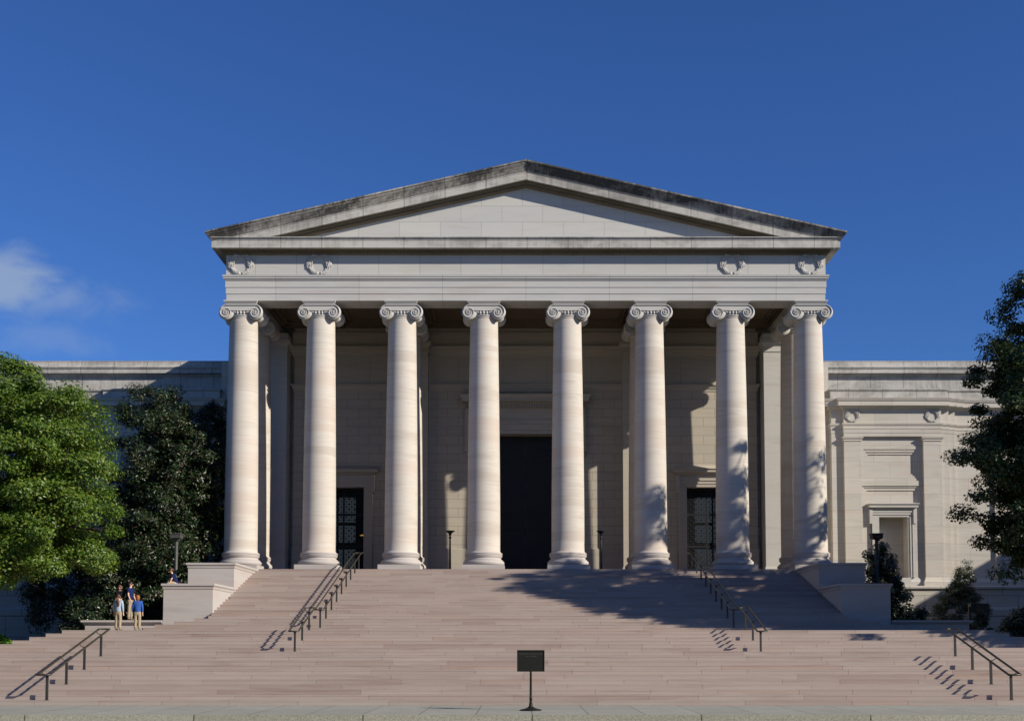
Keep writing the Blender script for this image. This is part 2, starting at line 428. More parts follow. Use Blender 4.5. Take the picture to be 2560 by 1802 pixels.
def capital_mb():
    b = MB(); ex, ez, rv = .825, 20.925, .435
    Yf = .86
    # echinus with egg shapes and neck ring
    b.lathe([(.79,20.66),(.82,20.70),(.86,20.73),(.86,20.765),(.81,20.78),(.79,20.82),(.82,20.94),(.83,21.2)], (0,0,0), 40)
    for k in range(28):
        a = 2*math.pi*k/28; b.ell((.84*math.cos(a), .84*math.sin(a), 20.90), (.062,.062,.115), 8, 5)
    # bolsters front to back
    for sx in (-1, 1):
        prof = [(.3,-Yf+.02),(rv-.01,-Yf+.03),(rv,-Yf+.10),(rv-.05,-Yf+.16),(rv-.12,-.35),(rv-.15,-.1),(rv-.08,-.07),(rv-.06,0),(rv-.08,.07),(rv-.15,.1),(rv-.12,.35),(rv-.05,Yf-.16),(rv,Yf-.10),(rv-.01,Yf-.03),(.3,Yf-.02)]
        b.lathe(prof, (sx*ex,0,ez), 32, 'y')
        b.box(sx*.4, sx*ex, -Yf+.16, Yf-.16, ez+.05, ez+rv-.03)
    # canalis plate between volutes, top edge straight, lower edge sagging
    for sy in (-1, 1):
        top = [(x, sy*(Yf-.02), 21.385) for x in np.linspace(-ex, ex, 13)]
        bot = [(x, sy*(Yf-.02), 21.06 - .05*math.cos(x/ex*math.pi/2)) for x in np.linspace(-ex, ex, 13)]
        topb = [(p[0], sy*(Yf-.5), p[2]) for p in top]; botb = [(p[0], sy*(Yf-.5), p[2]) for p in bot]
        b.loft([top, bot, botb, topb, top], closed=False, caps=False)
        yy = sy*(Yf+.005)
        for sx in (-1, 1):
            R0 = rv-.02
            sp = spiral(sx*ex, ez, sx, 0, 2*math.pi*2.6, R0, .07, yy, 80)
            n = len(sp); b.tube(sp, [.030*(1-.5*i/n) for i in range(n)], 6)
            b.ell((sx*ex, yy, ez), (.06,.03,.06), 10, 6)
            # small palmette filling the corner
            for q in range(3): b.ell((sx*(.44-.05*q), sy*(Yf-.03), 20.99-.03*q), (.045,.03,.09), 6, 4, rot=Matrix.Rotation(sx*(.5+.3*q), 3, 'Y'))
        b.tube([(-ex, yy, 21.335), (ex, yy, 21.335)], .036, 6)
        b.tube([(x, yy, 21.06-.05*math.cos(x/ex*math.pi/2)) for x in np.linspace(-.62,.62,9)], .022, 5)
    # abacus
    hw = .90
    sq = [(-hw,hw),(-hw,-hw),(hw,-hw),(hw,hw)]
    b.mould([(-hw, 0), (-hw,-hw), (hw,-hw), (hw,hw), (-hw,hw), (-hw,0)], [(-.5,21.37),(-.04,21.37),(-.04,21.42),(0,21.43),(.015,21.47),(.015,21.49),(.05,21.51),(.06,21.55),(.06,21.592),(-.5,21.592)])
    b.box(-.5,.5,-.5,.5,21.1,21.59)
    return b
sh, ca, ba = shaft_mb(), capital_mb(), base_mb()
col0 = sh.build('column', M_COLM); c0 = ca.build('capital', M_TRIM); b0 = ba.build('column_base', M_PED)
for o in (c0, b0): o.parent = col0
XS = [-16.3,-11.83,-7.14,-2.41,2.41,7.14,11.83,16.3]
spots = [(x, YC) for x in XS] + [(x, YR) for x in (-16.3,-7.14,7.14,16.3)]
mo = Vector(mus.location)
for i, (x, y) in enumerate(spots):
    o = col0 if i == 0 else copy_tree(col0)
    o.parent = mus; o.location = Vector((x, y, 0)) - mo
    if y == YR: o['label'] = 'second row column standing behind the front row'

# entablature ----------------------------------------------------------
pp = [(-XF, 43.5), (-XF, YF), (XF, YF), (XF, 43.5)]
b = MB(); b.mould(pp, [(-1.6,21.592),(-.03,21.592),(-.03,21.97),(0,21.985),(0,22.34),(.03,22.355),(.03,22.70),(.06,22.73),(.08,22.80),(.13,22.83),(.13,22.90),(.16,22.93),(.18,23.04),(-1.6,23.04)])
arch = part(b, 'architrave', M_ARCH)
b = MB(); b.mould(pp, [(-1.6,23.042),(0,23.042),(0,24.25),(.03,24.25),(.03,24.29),(-1.6,24.29)])
frz = part(b, 'frieze', M_FRIEZE)
def wreath_mb(s=1.0):
    b = MB(); rr = random.Random(5)
    for sx in (-1, 1):
        for i in range(19):
            u = i/18; a = R(30)+u*R(136)          # from the upper side round to the foot
            wd = 1.0-.45*u if u > .6 else 1.0
            tx, tz = math.cos(a), -math.sin(a)
            for q in (-1.5, -.5, .5, 1.5):
                ang = math.atan2(tx, tz)+q*R(26)+rr.uniform(-.15,.15)
                L = .145*wd*rr.uniform(.85,1.2)
                ro = .47+q*.075*wd
                px, pz = ro*math.sin(a)+math.sin(ang)*L*.5, ro*math.cos(a)+math.cos(ang)*L*.5
                rot = Matrix.Rotation(sx*ang, 3, 'Y') @ Matrix.Rotation(rr.uniform(-.5,.1), 3, 'X')
                b.ell((sx*px*s*1.08, -(.058-.015*abs(q))*s, pz*s), (.042*s,.036*s,L*s), 6, 5, rot=rot)
        b.tube([(sx*.48*math.sin(a)*1.08*s, -.01, .47*math.cos(a)*s) for a in [R(28+14*i) for i in range(10)]], .055*s, 6)
        b.tube([(sx*(.02+.11*i)*s, -.05*s, (.47+.045*math.sin(i*2.2))*s) for i in range(4)], .030*s, 5)
        b.tube([(sx*(.02+.11*i)*s, -.06*s, (.47-.045*math.sin(i*2.2))*s) for i in range(4)], .030*s, 5)
    return b
w0 = wreath_mb(1.1).build('wreath', M_TRIM)
for i, x in enumerate((-16.3,-11.83,11.83,16.3)):
    o = w0 if i == 0 else w0.copy()
    if i: COL.objects.link(o)
    o.location = (x, YF, 23.66); attach(o, frz)
# bed moulding with egg and dart, then the projecting cornice
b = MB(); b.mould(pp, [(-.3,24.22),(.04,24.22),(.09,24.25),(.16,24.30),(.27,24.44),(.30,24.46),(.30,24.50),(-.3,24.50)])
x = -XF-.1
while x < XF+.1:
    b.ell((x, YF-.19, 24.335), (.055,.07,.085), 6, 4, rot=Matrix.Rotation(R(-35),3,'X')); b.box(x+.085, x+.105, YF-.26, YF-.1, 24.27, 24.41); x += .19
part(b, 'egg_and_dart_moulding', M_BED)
b = MB(); b.mould(pp, [(-.3,24.50),(.30,24.50),(.30,24.475),(.60,24.475),(.61,24.435),(.68,24.435),(.68,24.83),(.70,24.86),(.70,24.90),(.78,24.97),(.80,25.0),(.80,25.03),(-.3,25.06)])
part(b, 'cornice', M_CORN)
# pediment
b = MB(); zt = ZC-.2
b.add([(-17.0,YF,24.9),(17.0,YF,24.9),(17.0,YF,zt-SLOPE*17.0),(0,YF,zt),(-17.0,YF,zt-SLOPE*17.0)], [(0,1,2,3,4)])
b.add([(-17.0,YF+.8,24.9),(17.0,YF+.8,24.9),(17.0,YF+.8,zt-SLOPE*17.0),(0,YF+.8,zt),(-17.0,YF+.8,zt-SLOPE*17.0)], [(0,4,3,2,1)])
ped = part(b, 'pediment', M_TYMP, recalc=False)
def rake(b, prof, xcut=None, back=None):
    def pt(o, h, x): return (x, YF-o, ZC+h-SLOPE*abs(x))
    rings = []
    if back: rings.append([(-(XF+o), back, ZC+h-SLOPE*(XF+o)) for o, h in prof])
    rings.append([pt(o, h, -(XF+o) if xcut is None else -xcut) for o, h in prof])
    rings.append([pt(o, h, 0) for o, h in prof])
    rings.append([pt(o, h, (XF+o) if xcut is None else xcut) for o, h in prof])
    if back: rings.append([((XF+o), back, ZC+h-SLOPE*(XF+o)) for o, h in prof])
    b.loft(rings)
b = MB(); rake(b, [(-.3,-.33),(.035,-.33),(.035,-.275),(-.3,-.275)], 15.9)
part(b, 'raking_fillet', M_TRIM, ped)
b = MB(); rake(b, [(-.3,-.275),(.04,-.275),(.10,-.25),(.20,-.20),(.34,-.06),(.38,-.04),(.38,.03),(-.3,.03)], 16.2)
x = -15.2
while x < 15.2:
    b.ell((x, YF-.24, ZC-.15-SLOPE*abs(x)), (.06,.08,.085), 6, 4, rot=Matrix.Rotation(R(-35),3,'X')); b.box(x+.085, x+.108, YF-.31, YF-.1, ZC-.22-SLOPE*abs(x), ZC-.08-SLOPE*abs(x)); x += .19
part(b, 'raking_egg_and_dart', M_BED, ped)
b = MB(); rake(b, [(-.3,.06),(.30,.06),(.30,.04),(.60,.04),(.61,0),(.665,0),(.665,.40),(.69,.43),(.69,.47),(.73,.50),(-.3,.50)], 17.55)
part(b, 'raking_cornice', M_RAKE, ped)
b = MB(); rake(b, [(-.3,.50),(.70,.50),(.72,.54),(.75,.62),(.83,.75),(.91,.84),(.94,.90),(.94,.925),(1.0,.95),(1.0,1.04),(-.3,1.06)], None, 58)
part(b, 'raking_gutter', M_SIMA, ped)
b = MB()
for sx in (-1, 1):
    b.add([(0,YF,ZC+1.0),(sx*17.4,YF,ZC+1.0-SLOPE*17.4),(sx*17.4,58,ZC+1.0-SLOPE*17.4),(0,58,ZC+1.0)], [(0,1,2,3)])
b.add([(-17.4,58,20),(17.4,58,20),(17.4,58,ZC+1-SLOPE*17.4),(0,58,ZC+1),(-17.4,58,ZC+1-SLOPE*17.4)], [(0,1,2,3,4)])
for sx in (-1, 1): b.box(sx*16.55, sx*17.45, YF+.9, YF+1.9, 24.9, 25.85)
roof = part(b, 'roof', M_ROOF, recalc=False)
# stepped drum base behind the pediment (hidden by it, it shades the left wing)
b = MB(); b.box(-12, 12, 39.6, 66, 20, 30.9)
part(b, 'rotunda_base', M_WALL)

# portico interior ----------------------------------------------------------
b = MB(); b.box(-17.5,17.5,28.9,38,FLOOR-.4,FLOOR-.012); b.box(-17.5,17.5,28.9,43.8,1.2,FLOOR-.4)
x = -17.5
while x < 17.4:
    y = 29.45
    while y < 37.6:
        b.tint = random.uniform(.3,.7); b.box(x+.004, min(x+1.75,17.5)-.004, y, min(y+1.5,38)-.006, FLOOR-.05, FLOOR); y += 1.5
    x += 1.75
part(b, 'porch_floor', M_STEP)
dl, dr = 10.25, 12.95
b = MB(); YW = 37.6
holes = [(-2.5,2.5,FLOOR-.2,15.36,1.0)]
for sx in (-1, 1): holes.append((min(sx*dl,sx*dr), max(sx*dl,sx*dr), FLOOR-.2, 11.96, None))
b.relief(-14.75, 14.75, FLOOR-.2, 18.2, YW, holes)
for sx in (-1, 1):
    b.box(sx*14.75, sx*14.76, YW, YW+.6, FLOOR, 18.2); b.box(sx*14.6, sx*15.2, YW+.55, YW+.9, FLOOR, 23)
b.box(-14.77,-2.9,YW-.05,YW-.003,FLOOR,8.03) if False else None
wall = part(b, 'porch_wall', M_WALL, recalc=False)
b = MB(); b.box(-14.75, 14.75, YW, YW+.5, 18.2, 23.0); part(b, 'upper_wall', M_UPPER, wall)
b = MB()
for sx in (-1, 1):           # plinth course, belt course, top mouldings
    for (xa, xb) in ((3.35, 9.62), (13.6, 14.8)):
        p = [(xa,YW),(xb,YW)] if sx > 0 else [(-xb,YW),(-xa,YW)]
        b.mould(p, [(-.02,FLOOR),(.05,FLOOR),(.05,8.02),(.02,8.05),(-.02,8.05)])
belt = [(-.02,18.1),(.03,18.1),(.04,18.2),(.10,18.3),(.14,18.42),(.20,18.46),(.20,18.56),(-.02,18.58)]
b.mould([(-14.78,YW+.5),(-14.78,YW),(14.78,YW),(14.78,YW+.5)], belt)
b.mould([(-14.78,YW+.5),(-14.78,YW),(14.78,YW),(14.78,YW+.5)], [(-.02,20.3),(.05,20.3),(.06,20.44),(.12,20.48),(.16,20.62),(.26,20.70),(.28,20.85),(.34,20.9),(.34,20.98),(.10,21.0),(.10,21.9),(-.02,21.9)])
part(b, 'wall_mouldings', M_PTRIM, wall)
for sx in (-1, 1):
    b = MB(); b.box(6.15, 8.13, YW-.84, YW+.002, FLOOR, 20.42)
    pth = [(6.15,YW),(6.15,YW-.84),(8.13,YW-.84),(8.13,YW)]
    b.mould(pth, [(-.05,20.40),(.04,20.40),(.05,20.5),(.02,20.52),(.02,20.75),(.12,20.9),(.20,20.95),(.20,21.15),(.05,21.2),(.05,21.59),(-.05,21.59)])
    b.mould(pth, [(-.05,FLOOR),(.16,FLOOR),(.16,6.4),(.12,6.5),(.05,6.7),(.03,6.82),(-.05,6.85)])
    part(b, 'wall_pilaster', M_PTRIM, wall, mirror=(sx < 0))
# ceiling with beams and coffers
b = MB(); b.box(-15.6, 15.6, 30.9, 38.2, 22.5, 22.7)
def beam(x0,x1,y0,y1): b.box(x0,x1,y0,y1,21.62,22.5)
for sx in (-1, 1): beam(sx*6.35, sx*7.93, 30.96, 37.25)
for xa, xb in ((-15.5,-7.95),(-6.33,6.33),(7.95,15.5)):
    n = max(1, round((xb-xa)/3.8)); w = (xb-xa)/n
    for i in range(n):
        for (ya, yb) in ((31.0,37.1),):
            X0, X1 = xa+i*w, xa+(i+1)*w
            for q, zz in ((.0,22.1),(.25,22.25),(.5,22.4)):
                P = [(X0+q,ya+q),(X0+q,yb-q),(X1-q,yb-q),(X1-q,ya+q),(X0+q,ya+q)]
                for j in range(4):
                    xx0,yy0 = P[j]; xx1,yy1 = P[j+1]
                    b.box(min(xx0,xx1)-(.0), max(xx0,xx1)+(.22 if xx0==xx1 and xx0<(X0+X1)/2 else 0)+.02, min(yy0,yy1), max(yy0,yy1)+.2, zz, 22.52)
part(b, 'porch_ceiling', M_CEIL)
# antae and side returns
for sx in (-1, 1):
    b = MB(); b.box(15.03, 17.10, 36.55, 43.6, FLOOR-.2, 20.42)
    p = [(15.03,38),(15.03,36.55),(17.10,36.55),(17.10,43.6)][::1]
    b.mould([(15.03,38),(15.03,36.55),(17.10,36.55),(17.10,43.6)] , [(-.05,20.40),(.04,20.40),(.05,20.5),(.02,20.52),(.02,20.75),(.12,20.9),(.20,20.95),(.20,21.15),(.05,21.2),(.05,21.59),(-.05,21.59)])
    b.mould([(15.03,38),(15.03,36.55),(17.10,36.55),(17.10,43.6)], [(-.05,FLOOR),(.2,FLOOR),(.2,6.4),(.16,6.5),(.16,6.6),(.06,6.7),(.04,6.82),(-.05,6.85)])
    part(b, 'pilaster', M_TRIM, mirror=(sx < 0))
# centre door
b = MB()
for sx in (-1, 1):
    b.box(sx*.012, sx*2.5, YW+.9, YW+.99, FLOOR, 15.36)
    for (za, zb) in ((6.6,8.9),(9.3,9.9),(10.3,13.2),(13.6,14.2),(14.5,15.1)):
        for q, yy in ((0,.03),(.14,.055)):
            xa, xb = .5+q, 2.1-q
            b.box(sx*xa, sx*xb, YW+.9-yy, YW+.9-yy+.03, za+q*.6, zb-q*.6)
door = part(b, 'main_door', M_DOOR)
b = MB()
for sx in (-1, 1):
    for (xa, xb, o) in ((2.5,3.3,.10),(2.75,3.3,.16),(3.1,3.3,.22)):
        b.box(sx*xa, sx*xb, YW-o, YW+.003, FLOOR, 16.2-(.8-(xb-xa))*0)
for (za, zb, o, xx) in ((15.36,16.2,.103,3.303),(15.62,16.2,.163,3.306),(15.98,16.25,.223,3.36),(16.25,17.0,.12,3.3)):
    b.box(-xx, xx, YW-o, YW+.001, za, zb)
fr = part(b, 'door_frame', M_PTRIM, door)
b = MB()
b.mould([(-3.35,YW+.1),(-3.35,YW-.1),(3.35,YW-.1),(3.35,YW+.1)], [(-.1,16.98),(.05,16.98),(.08,17.1),(.30,17.25),(.30,17.32),(.66,17.34),(.66,17.55),(.72,17.6),(.78,17.72),(.78,17.78),(-.1,18.08)])
x = -3.55
while x < 3.55:
    b.box(x, x+.09, YW-.42, YW-.1, 17.02, 17.2); b.box(x+.02, x+.1, YW-.8, YW-.7, 17.38, 17.5); x += .16
for sx in (-1, 1):
    b.box(sx*3.5, sx*3.85, YW-.3, YW+.001, 14.2, 17.0)
    b.box(sx*3.56, sx*3.79, YW-.34, YW-.3, 14.6, 16.9)
    b.ell((sx*3.675,YW-.16,14.05), (.16,.2,.22), 10, 6); b.ell((sx*3.675,YW-.32,16.8), (.19,.2,.22), 10, 6)
part(b, 'door_hood', M_PTRIM, door)
# side doors with bronze lattice
for sx in (-1, 1):
    b = MB(); X0, X1, Z1 = dl, dr, 11.96; yl = YW+.55
    bar = .035
    b.box(X0, X1, YW+1.35, YW+1.45, FLOOR, Z1)   # dark sheet standing in for the unlit hall, closes the opening
    d = part(b, 'side_door', M_DARK, mirror=(sx < 0))
    b = MB(); nx = 8; cw = (X1-X0)/nx; nz = 17; ch = (Z1-FLOOR)/nz
    for i in range(nx+1):
        w = .06 if i in (0, 4, nx) else bar/2
        b.box(X0+i*cw-w, X0+i*cw+w, yl, yl+.05, FLOOR, Z1)
    for j in range(nz+1):
        w = .07 if j in (0, 6, 12, nz) else bar/2
        b.box(X0, X1, yl+.003, yl+.047, FLOOR+j*ch-w, FLOOR+j*ch+w)
    for i in range(nx):
        for j in range(nz):
            xa, za = X0+i*cw, FLOOR+j*ch; cx, cz = xa+cw/2, za+ch/2
            b.tube([(xa,yl+.02,za),(xa+cw,yl+.02,za+ch)], .016, 4); b.tube([(xa+cw,yl+.02,za),(xa,yl+.02,za+ch)], .016, 4)
            b.box(cx-.012, cx+.012, yl+.01, yl+.03, za, za+ch); b.box(xa, xa+cw, yl+.01, yl+.03, cz-.012, cz+.012)
    part(b, 'lattice', M_DOOR, d, mirror=(sx < 0))
    b = MB()
    for (za, zb) in ((9.85,11.45),(8.55,9.65),(6.7,8.1)): b.box(10.95, 12.05, YW+1.28, YW+1.33, za, zb)
    b.box(12.15, 12.6, YW+1.28, YW+1.33, 6.7, 11.4)
    part(b, 'hall_window', M_GLOW, d, mirror=(sx < 0))
    if sx < 0:
        b = MB(); b.ell((-10.5,YW+1.25,9.0), (.2,.04,.06)); part(b, 'hall_lamp', M_WARM, d)
    b = MB()
    cx = (X0+X1)/2
    for (q, o) in ((.52,.08),(.40,.0),(.14,.13)):
        pass
    for s2 in (-1, 1):
        for (qa, qb, o) in ((0,.52,.07),(.2,.52,.11),(.40,.55,.16)):
            e0 = X1+qa if s2 > 0 else X0-qb; e1 = X1+qb if s2 > 0 else X0-qa
            b.box(e0, e1, YW-o, YW+.002, FLOOR, Z1)
    for (qa, qb, o) in ((0,.52,.073),(.2,.52,.113),(.40,.56,.163)): b.box(X0-.553, X1+.553, YW-o, YW+.002, Z1+qa, Z1+qb)
    b.box(X0-.5, X1+.5, YW-.1, YW+.002, Z1+.55, Z1+.75)
    part(b, 'door_frame', M_PTRIM, d, mirror=(sx < 0))
    b = MB()
    b.mould([(X0-.55,YW+.02),(X0-.55,YW-.08),(X1+.55,YW-.08),(X1+.55,YW+.02)], [(-.08,12.7),(.06,12.72),(.2,12.85),(.34,12.88),(.34,13.0),(.42,13.08),(-.08,13.36)])
    for s2 in (X0-.7, X1+.45): b.box(s2, s2+.25, YW-.22, YW, 11.6, 12.72)
    part(b, 'door_hood', M_PTRIM, d, mirror=(sx < 0))

# wings ----------------------------------------------------------
def wing(sx):
    mir = sx < 0
    def P(mb, nm, mat, par=None): return part(mb, nm, mat, par, mirror=mir)
    XE = 120
    b = MB()
    hol = [(23.15,26.90,13.35,15.32,.05),(23.32,26.73,13.5,15.14,.11),(23.46,26.58,13.62,14.98,.17),
           (23.15,26.90,11.60,12.68,.05),(23.35,26.70,11.60,12.50,.11),
           (24.12,26.08,6.53,10.67,1.0)]
    b.relief(22.96, 27.18, 5.9, 16.2, 43.24, hol)
    b.box(22.98,27.16,43.17,43.238,12.80,13.16)
    b.box(15.5, 20.975, 43.815, 45, 1.2, 21.5); b.box(20.98, 21.78, 43.25, 45, 1.2, 16.168); b.box(27.19, 29.03, 43.25, 45, 1.2, 16.168)
    b.box(29.02, 29.54, 43.5, 45, 1.2, 16.168); b.box(29.53, 34.2, 43.75, 45, 1.2, 16.168); b.box(34.2, 35.4, 43.5, 45, 1.2, 16.168); b.box(35.4, XE, 43.75, 45, 1.2, 16.168)
    b.box(32.2, 32.55, 43.58, 43.76, 5.9, 16.168)
    w = P(b, 'wing_wall', M_WING)
    for (xa, xb) in ((21.77, 22.96), (27.18, 28.43)):
        b = MB(); b.box(xa, xb, 43.0, 43.9, 5.9, 15.86)
        for pr in ([(-.02,15.84),(.05,15.86),(.04,15.95),(.10,16.03),(.12,16.15),(-.02,16.165)], [(-.02,5.96),(.16,5.96),(.16,6.25),(.10,6.33),(.05,6.45),(.02,6.53),(-.02,6.53)]):
            b.mould([(xa,43.24),(xa,43.0),(xb,43.0),(xb,43.24)], pr)
        P(b, 'wing_pilaster', M_WING, w)
    # base mouldings on recessed faces and the ledge + plinth below
    base = [(-.02,5.96),(.16,5.96),(.16,6.25),(.10,6.33),(.05,6.45),(.02,6.53),(-.02,6.53)]
    path = [(17.2,43.8),(20.98,43.8),(20.98,43.25),(21.77,43.25),(21.77,43.0),(28.43,43.0),(28.43,43.25),(29.03,43.25),(29.03,43.5),(29.54,43.5),(29.54,43.75),(34.2,43.75),(34.2,43.5),(35.4,43.5),(35.4,43.75),(XE,43.75)]
    b = MB(); b.mould([(28.44,43.25),(29.03,43.25),(29.03,43.5),(29.54,43.5),(29.54,43.75),(34.2,43.75),(34.2,43.5),(35.4,43.5),(35.4,43.75),(XE,43.75)], base)
    b.mould([(22.97,43.24),(24.0,43.24)], base); b.mould([(26.2,43.24),(27.17,43.24)], base)
    b.box(24.0, 26.2, 43.05, 43.35, 5.97, 6.53)
    P(b, 'wing_base_moulding', M_TRIM, w)
    b = MB(); b.mould([(17.2,43.6),(XE,43.6)], [(-.3,5.72),(.95,5.72),(1.0,5.78),(1.0,5.9),(.9,5.958),(-.3,5.958)])
    b.mould([(17.2,43.6),(XE,43.6)], [(-.3,1.2),(.98,1.2),(.98,3.88),(.93,3.9),(.93,3.93),(.98,3.95),(.98,4.36),(.92,4.38),(.84,4.55),(.84,5.715),(-.3,5.715)])
    P(b, 'wing_plinth', M_BASE, w)
    b = MB()
    b.mould(path, [(-.4,16.17),(.0,16.17),(.0,16.40),(.02,16.41),(.02,16.67),(.04,16.68),(.04,16.88),(.09,16.95),(.12,17.06),(.12,17.09),(.0,17.10),(.0,18.03),(.10,18.06),(.20,18.18),(.28,18.2),(.46,18.22),(.46,18.5),(.50,18.53),(.56,18.66),(.58,18.72),(-.4,18.75)])
    P(b, 'wing_entablature', M_WING, w)
    b = MB(); b.mould([(17.2,43.95),(20.9,43.95),(20.9,43.2),(29.0,43.2),(29.0,43.55),(XE,43.55)], [(-1.2,18.74),(-.05,18.74),(-.05,19.32),(.0,19.36),(.05,19.44),(.05,19.5),(-1.2,19.52)])
    P(b, 'blocking_course', M_RAKE if False else M_CORN, w)
    b = MB(); b.mould([(17.2,46.0),(XE,46.0)], [(-3,18),(.0,18),(.0,20.95),(.06,20.98),(.14,21.1),(.40,21.14),(.40,21.38),(.48,21.5),(.50,21.58),(.30,21.62),(.22,21.7),(.22,22.05),(-3,22.08)])
    P(b, 'wing_attic', M_CORN, w)
    # window niche surround
    b = MB()
    for (xa, xb, o) in ((23.62,24.12,.08),(23.62,23.98,.13),(23.62,23.78,.17),(26.08,26.50,.08),(26.20,26.50,.13),(26.36,26.50,.17)):
        b.box(xa, xb, 43.24-o, 43.243, 6.54, 10.67)
    for (za, zb, o) in ((10.67,11.10,.083),(10.82,11.10,.133),(10.98,11.10,.173)): b.box(23.60, 26.52, 43.24-o, 43.241, za, zb)
    b.mould([(23.7,43.30),(23.7,43.16),(26.42,43.16),(26.42,43.30)], [(-.1,11.1),(.02,11.1),(.06,11.2),(.12,11.28),(.30,11.3),(.30,11.42),(.38,11.52),(.38,11.56),(-.1,11.66)])
    for xa in (23.45, 26.43): b.box(xa, xa+.2, 43.02, 43.24, 10.2, 11.2)
    P(b, 'window_surround', M_TRIM, w)
    for x in (22.38, 27.84):
        o = wreath_mb(.78).build('wing_wreath', M_TRIM); o.location = (sx*x, 42.99, 17.57); attach(o, w)
    return w
wing(-1); wing(1)
# projecting end pavilion of the right wing, beyond the frame
b = MB(); b.box(51.5, 90, 18, 60, 1.2, 18.2)
b.mould([(51.5,60),(51.5,18),(90,18),(90,60)], [(-.3,17.9),(.1,17.9),(.4,18.2),(.4,18.5),(.5,18.75),(-.3,18.78)])
part(b, 'end_pavilion', M_WING)

# ------------------------------------------------------------------ handrails
def handrail(x, nposts, ystart, n0, label, toplong=False):
    ys = [ystart+1.62*i for i in range(nposts)]; zs = [(n0+3*i)*r_ for i in range(nposts)]
    e = empty('handrail', (x, ys[0], zs[0]), label, 'handrail', 'bronze double handrails on the stairs')
    H = .90; sl = 3*r_/1.62
    for s in (-.19, .19):
        b = MB()
        p = [(x+s, ys[0]-.30, zs[0]+H-.30*sl), (x+s, ys[-1]+.30, zs[-1]+H+.30*sl)]
        if nposts > 5: p = [p[0], (x+s, ys[-1]-.54, zs[-1]+H-.54*sl), (x+s, ys[-1]+.35, zs[-1]+H-.54*sl+.1)]
        b.tube(p, .036, 8); attach(b.build('rail', M_RAIL), e)
        if s < 0: pl = p
    for q in (pl[0], pl[-1]):
        b = MB()
        b.tube([(x-.2, q[1], q[2]), (x-.12, q[1]+(-.08 if q is pl[0] else .08), q[2]), (x+.12, q[1]+(-.08 if q is pl[0] else .08), q[2]), (x+.2, q[1], q[2])], .028, 8)
        attach(b.build('end_bar', M_RAIL), e)
    for i, (y, z) in enumerate(zip(ys, zs)):
        top = z+H-.06
        if nposts > 5 and i == nposts-1: top = z+H-.06-.54*sl+.06; z = FLOOR; 
        b = MB(); b.box(x-.038, x+.038, y-.028, y+.028, z, top-.04)
        b.box(x-.06, x+.06, y-.05, y+.05, z, z+.015)
        po = attach(b.build('post', M_POST), e)
        b = MB()
        for s in (-1, 1): b.tube([(x, y, top-.09), (x+s*.09, y, top-.03), (x+s*.19, y, top+.035)], .014, 6)
        bo = b.build('bracket', M_RAIL); attach(bo, po)
    return e
handrail(-15.42, 4, .23, 1, 'bronze double handrail on the lower steps at the far left')
handrail(15.33, 4, .23, 1, 'bronze double handrail on the lower steps at the far right')
handrail(-9.47, 3, 10.57, 11, 'short bronze double handrail on the middle steps at left')
handrail(9.43, 3, 10.57, 11, 'short bronze double handrail on the middle steps at right')
handrail(-9.47, 9, 16.69, 18, 'long bronze double handrail climbing the upper steps at left')
handrail(9.43, 9, 16.69, 18, 'long bronze double handrail climbing the upper steps at right')

# ------------------------------------------------------------------ sign on the sidewalk
e = empty('plaque_stand', (-.02,-3.07,0), 'dark bronze plaque on a slender post standing on the sidewalk before the steps', 'sign')
b = MB(); b.lathe([(.0,0),(.315,0),(.32,.02),(.29,.035),(.19,.055),(.10,.09),(.056,.13),(.05,.20)], (-.02,-3.07,0), 36); attach(b.build('stand_base', M_SIGNP), e)
b = MB(); b.lathe([(.042,.19),(.046,.2),(.046,.23),(.040,.24),(.040,.32),(.047,.33),(.047,.36),(.039,.37),(.030,1.03),(.036,1.04),(.036,1.07),(.030,1.08),(.030,1.14)], (-.02,-3.07,0), 20); attach(b.build('post', M_SIGNP), e)
b = MB(); x0, x1, z0, z1, yp = -.42, .38, 1.13, 1.757, -3.09
b.box(x0, x1, yp-.012, yp+.02, z0, z1)
for a in ((x0,x1,z0,z0+.022),(x0,x1,z1-.022,z1),(x0,x0+.022,z0+.022,z1-.022),(x1-.022,x1,z0+.022,z1-.022)): b.box(a[0],a[1],yp-.028,yp-.0125,a[2],a[3])
pl = attach(b.build('plate', M_SIGNP), e)
def text(body, size, x, z, y):
    cu = bpy.data.curves.new('lettering', 'FONT'); cu.body = body; cu.size = size; cu.align_x = 'CENTER'; cu.extrude = .003
    o = bpy.data.objects.new('lettering', cu); COL.objects.link(o)
    bpy.context.view_layer.update()
    me = bpy.data.meshes.new_from_object(o.evaluated_get(bpy.context.evaluated_depsgraph_get())); bpy.data.objects.remove(o)
    me.materials.clear(); me.materials.append(M_LETTER)
    q = bpy.data.objects.new('lettering', me); COL.objects.link(q)
    q.rotation_euler = (R(90),0,0); q.location = (x, y, z); return q
yt = yp-.014
for body, size, z in (('NATIONAL GALLERY OF ART', .052, 1.625), ('WEST BUILDING', .045, 1.56)):
    attach(text(body, size, -.02, z, yt), pl)

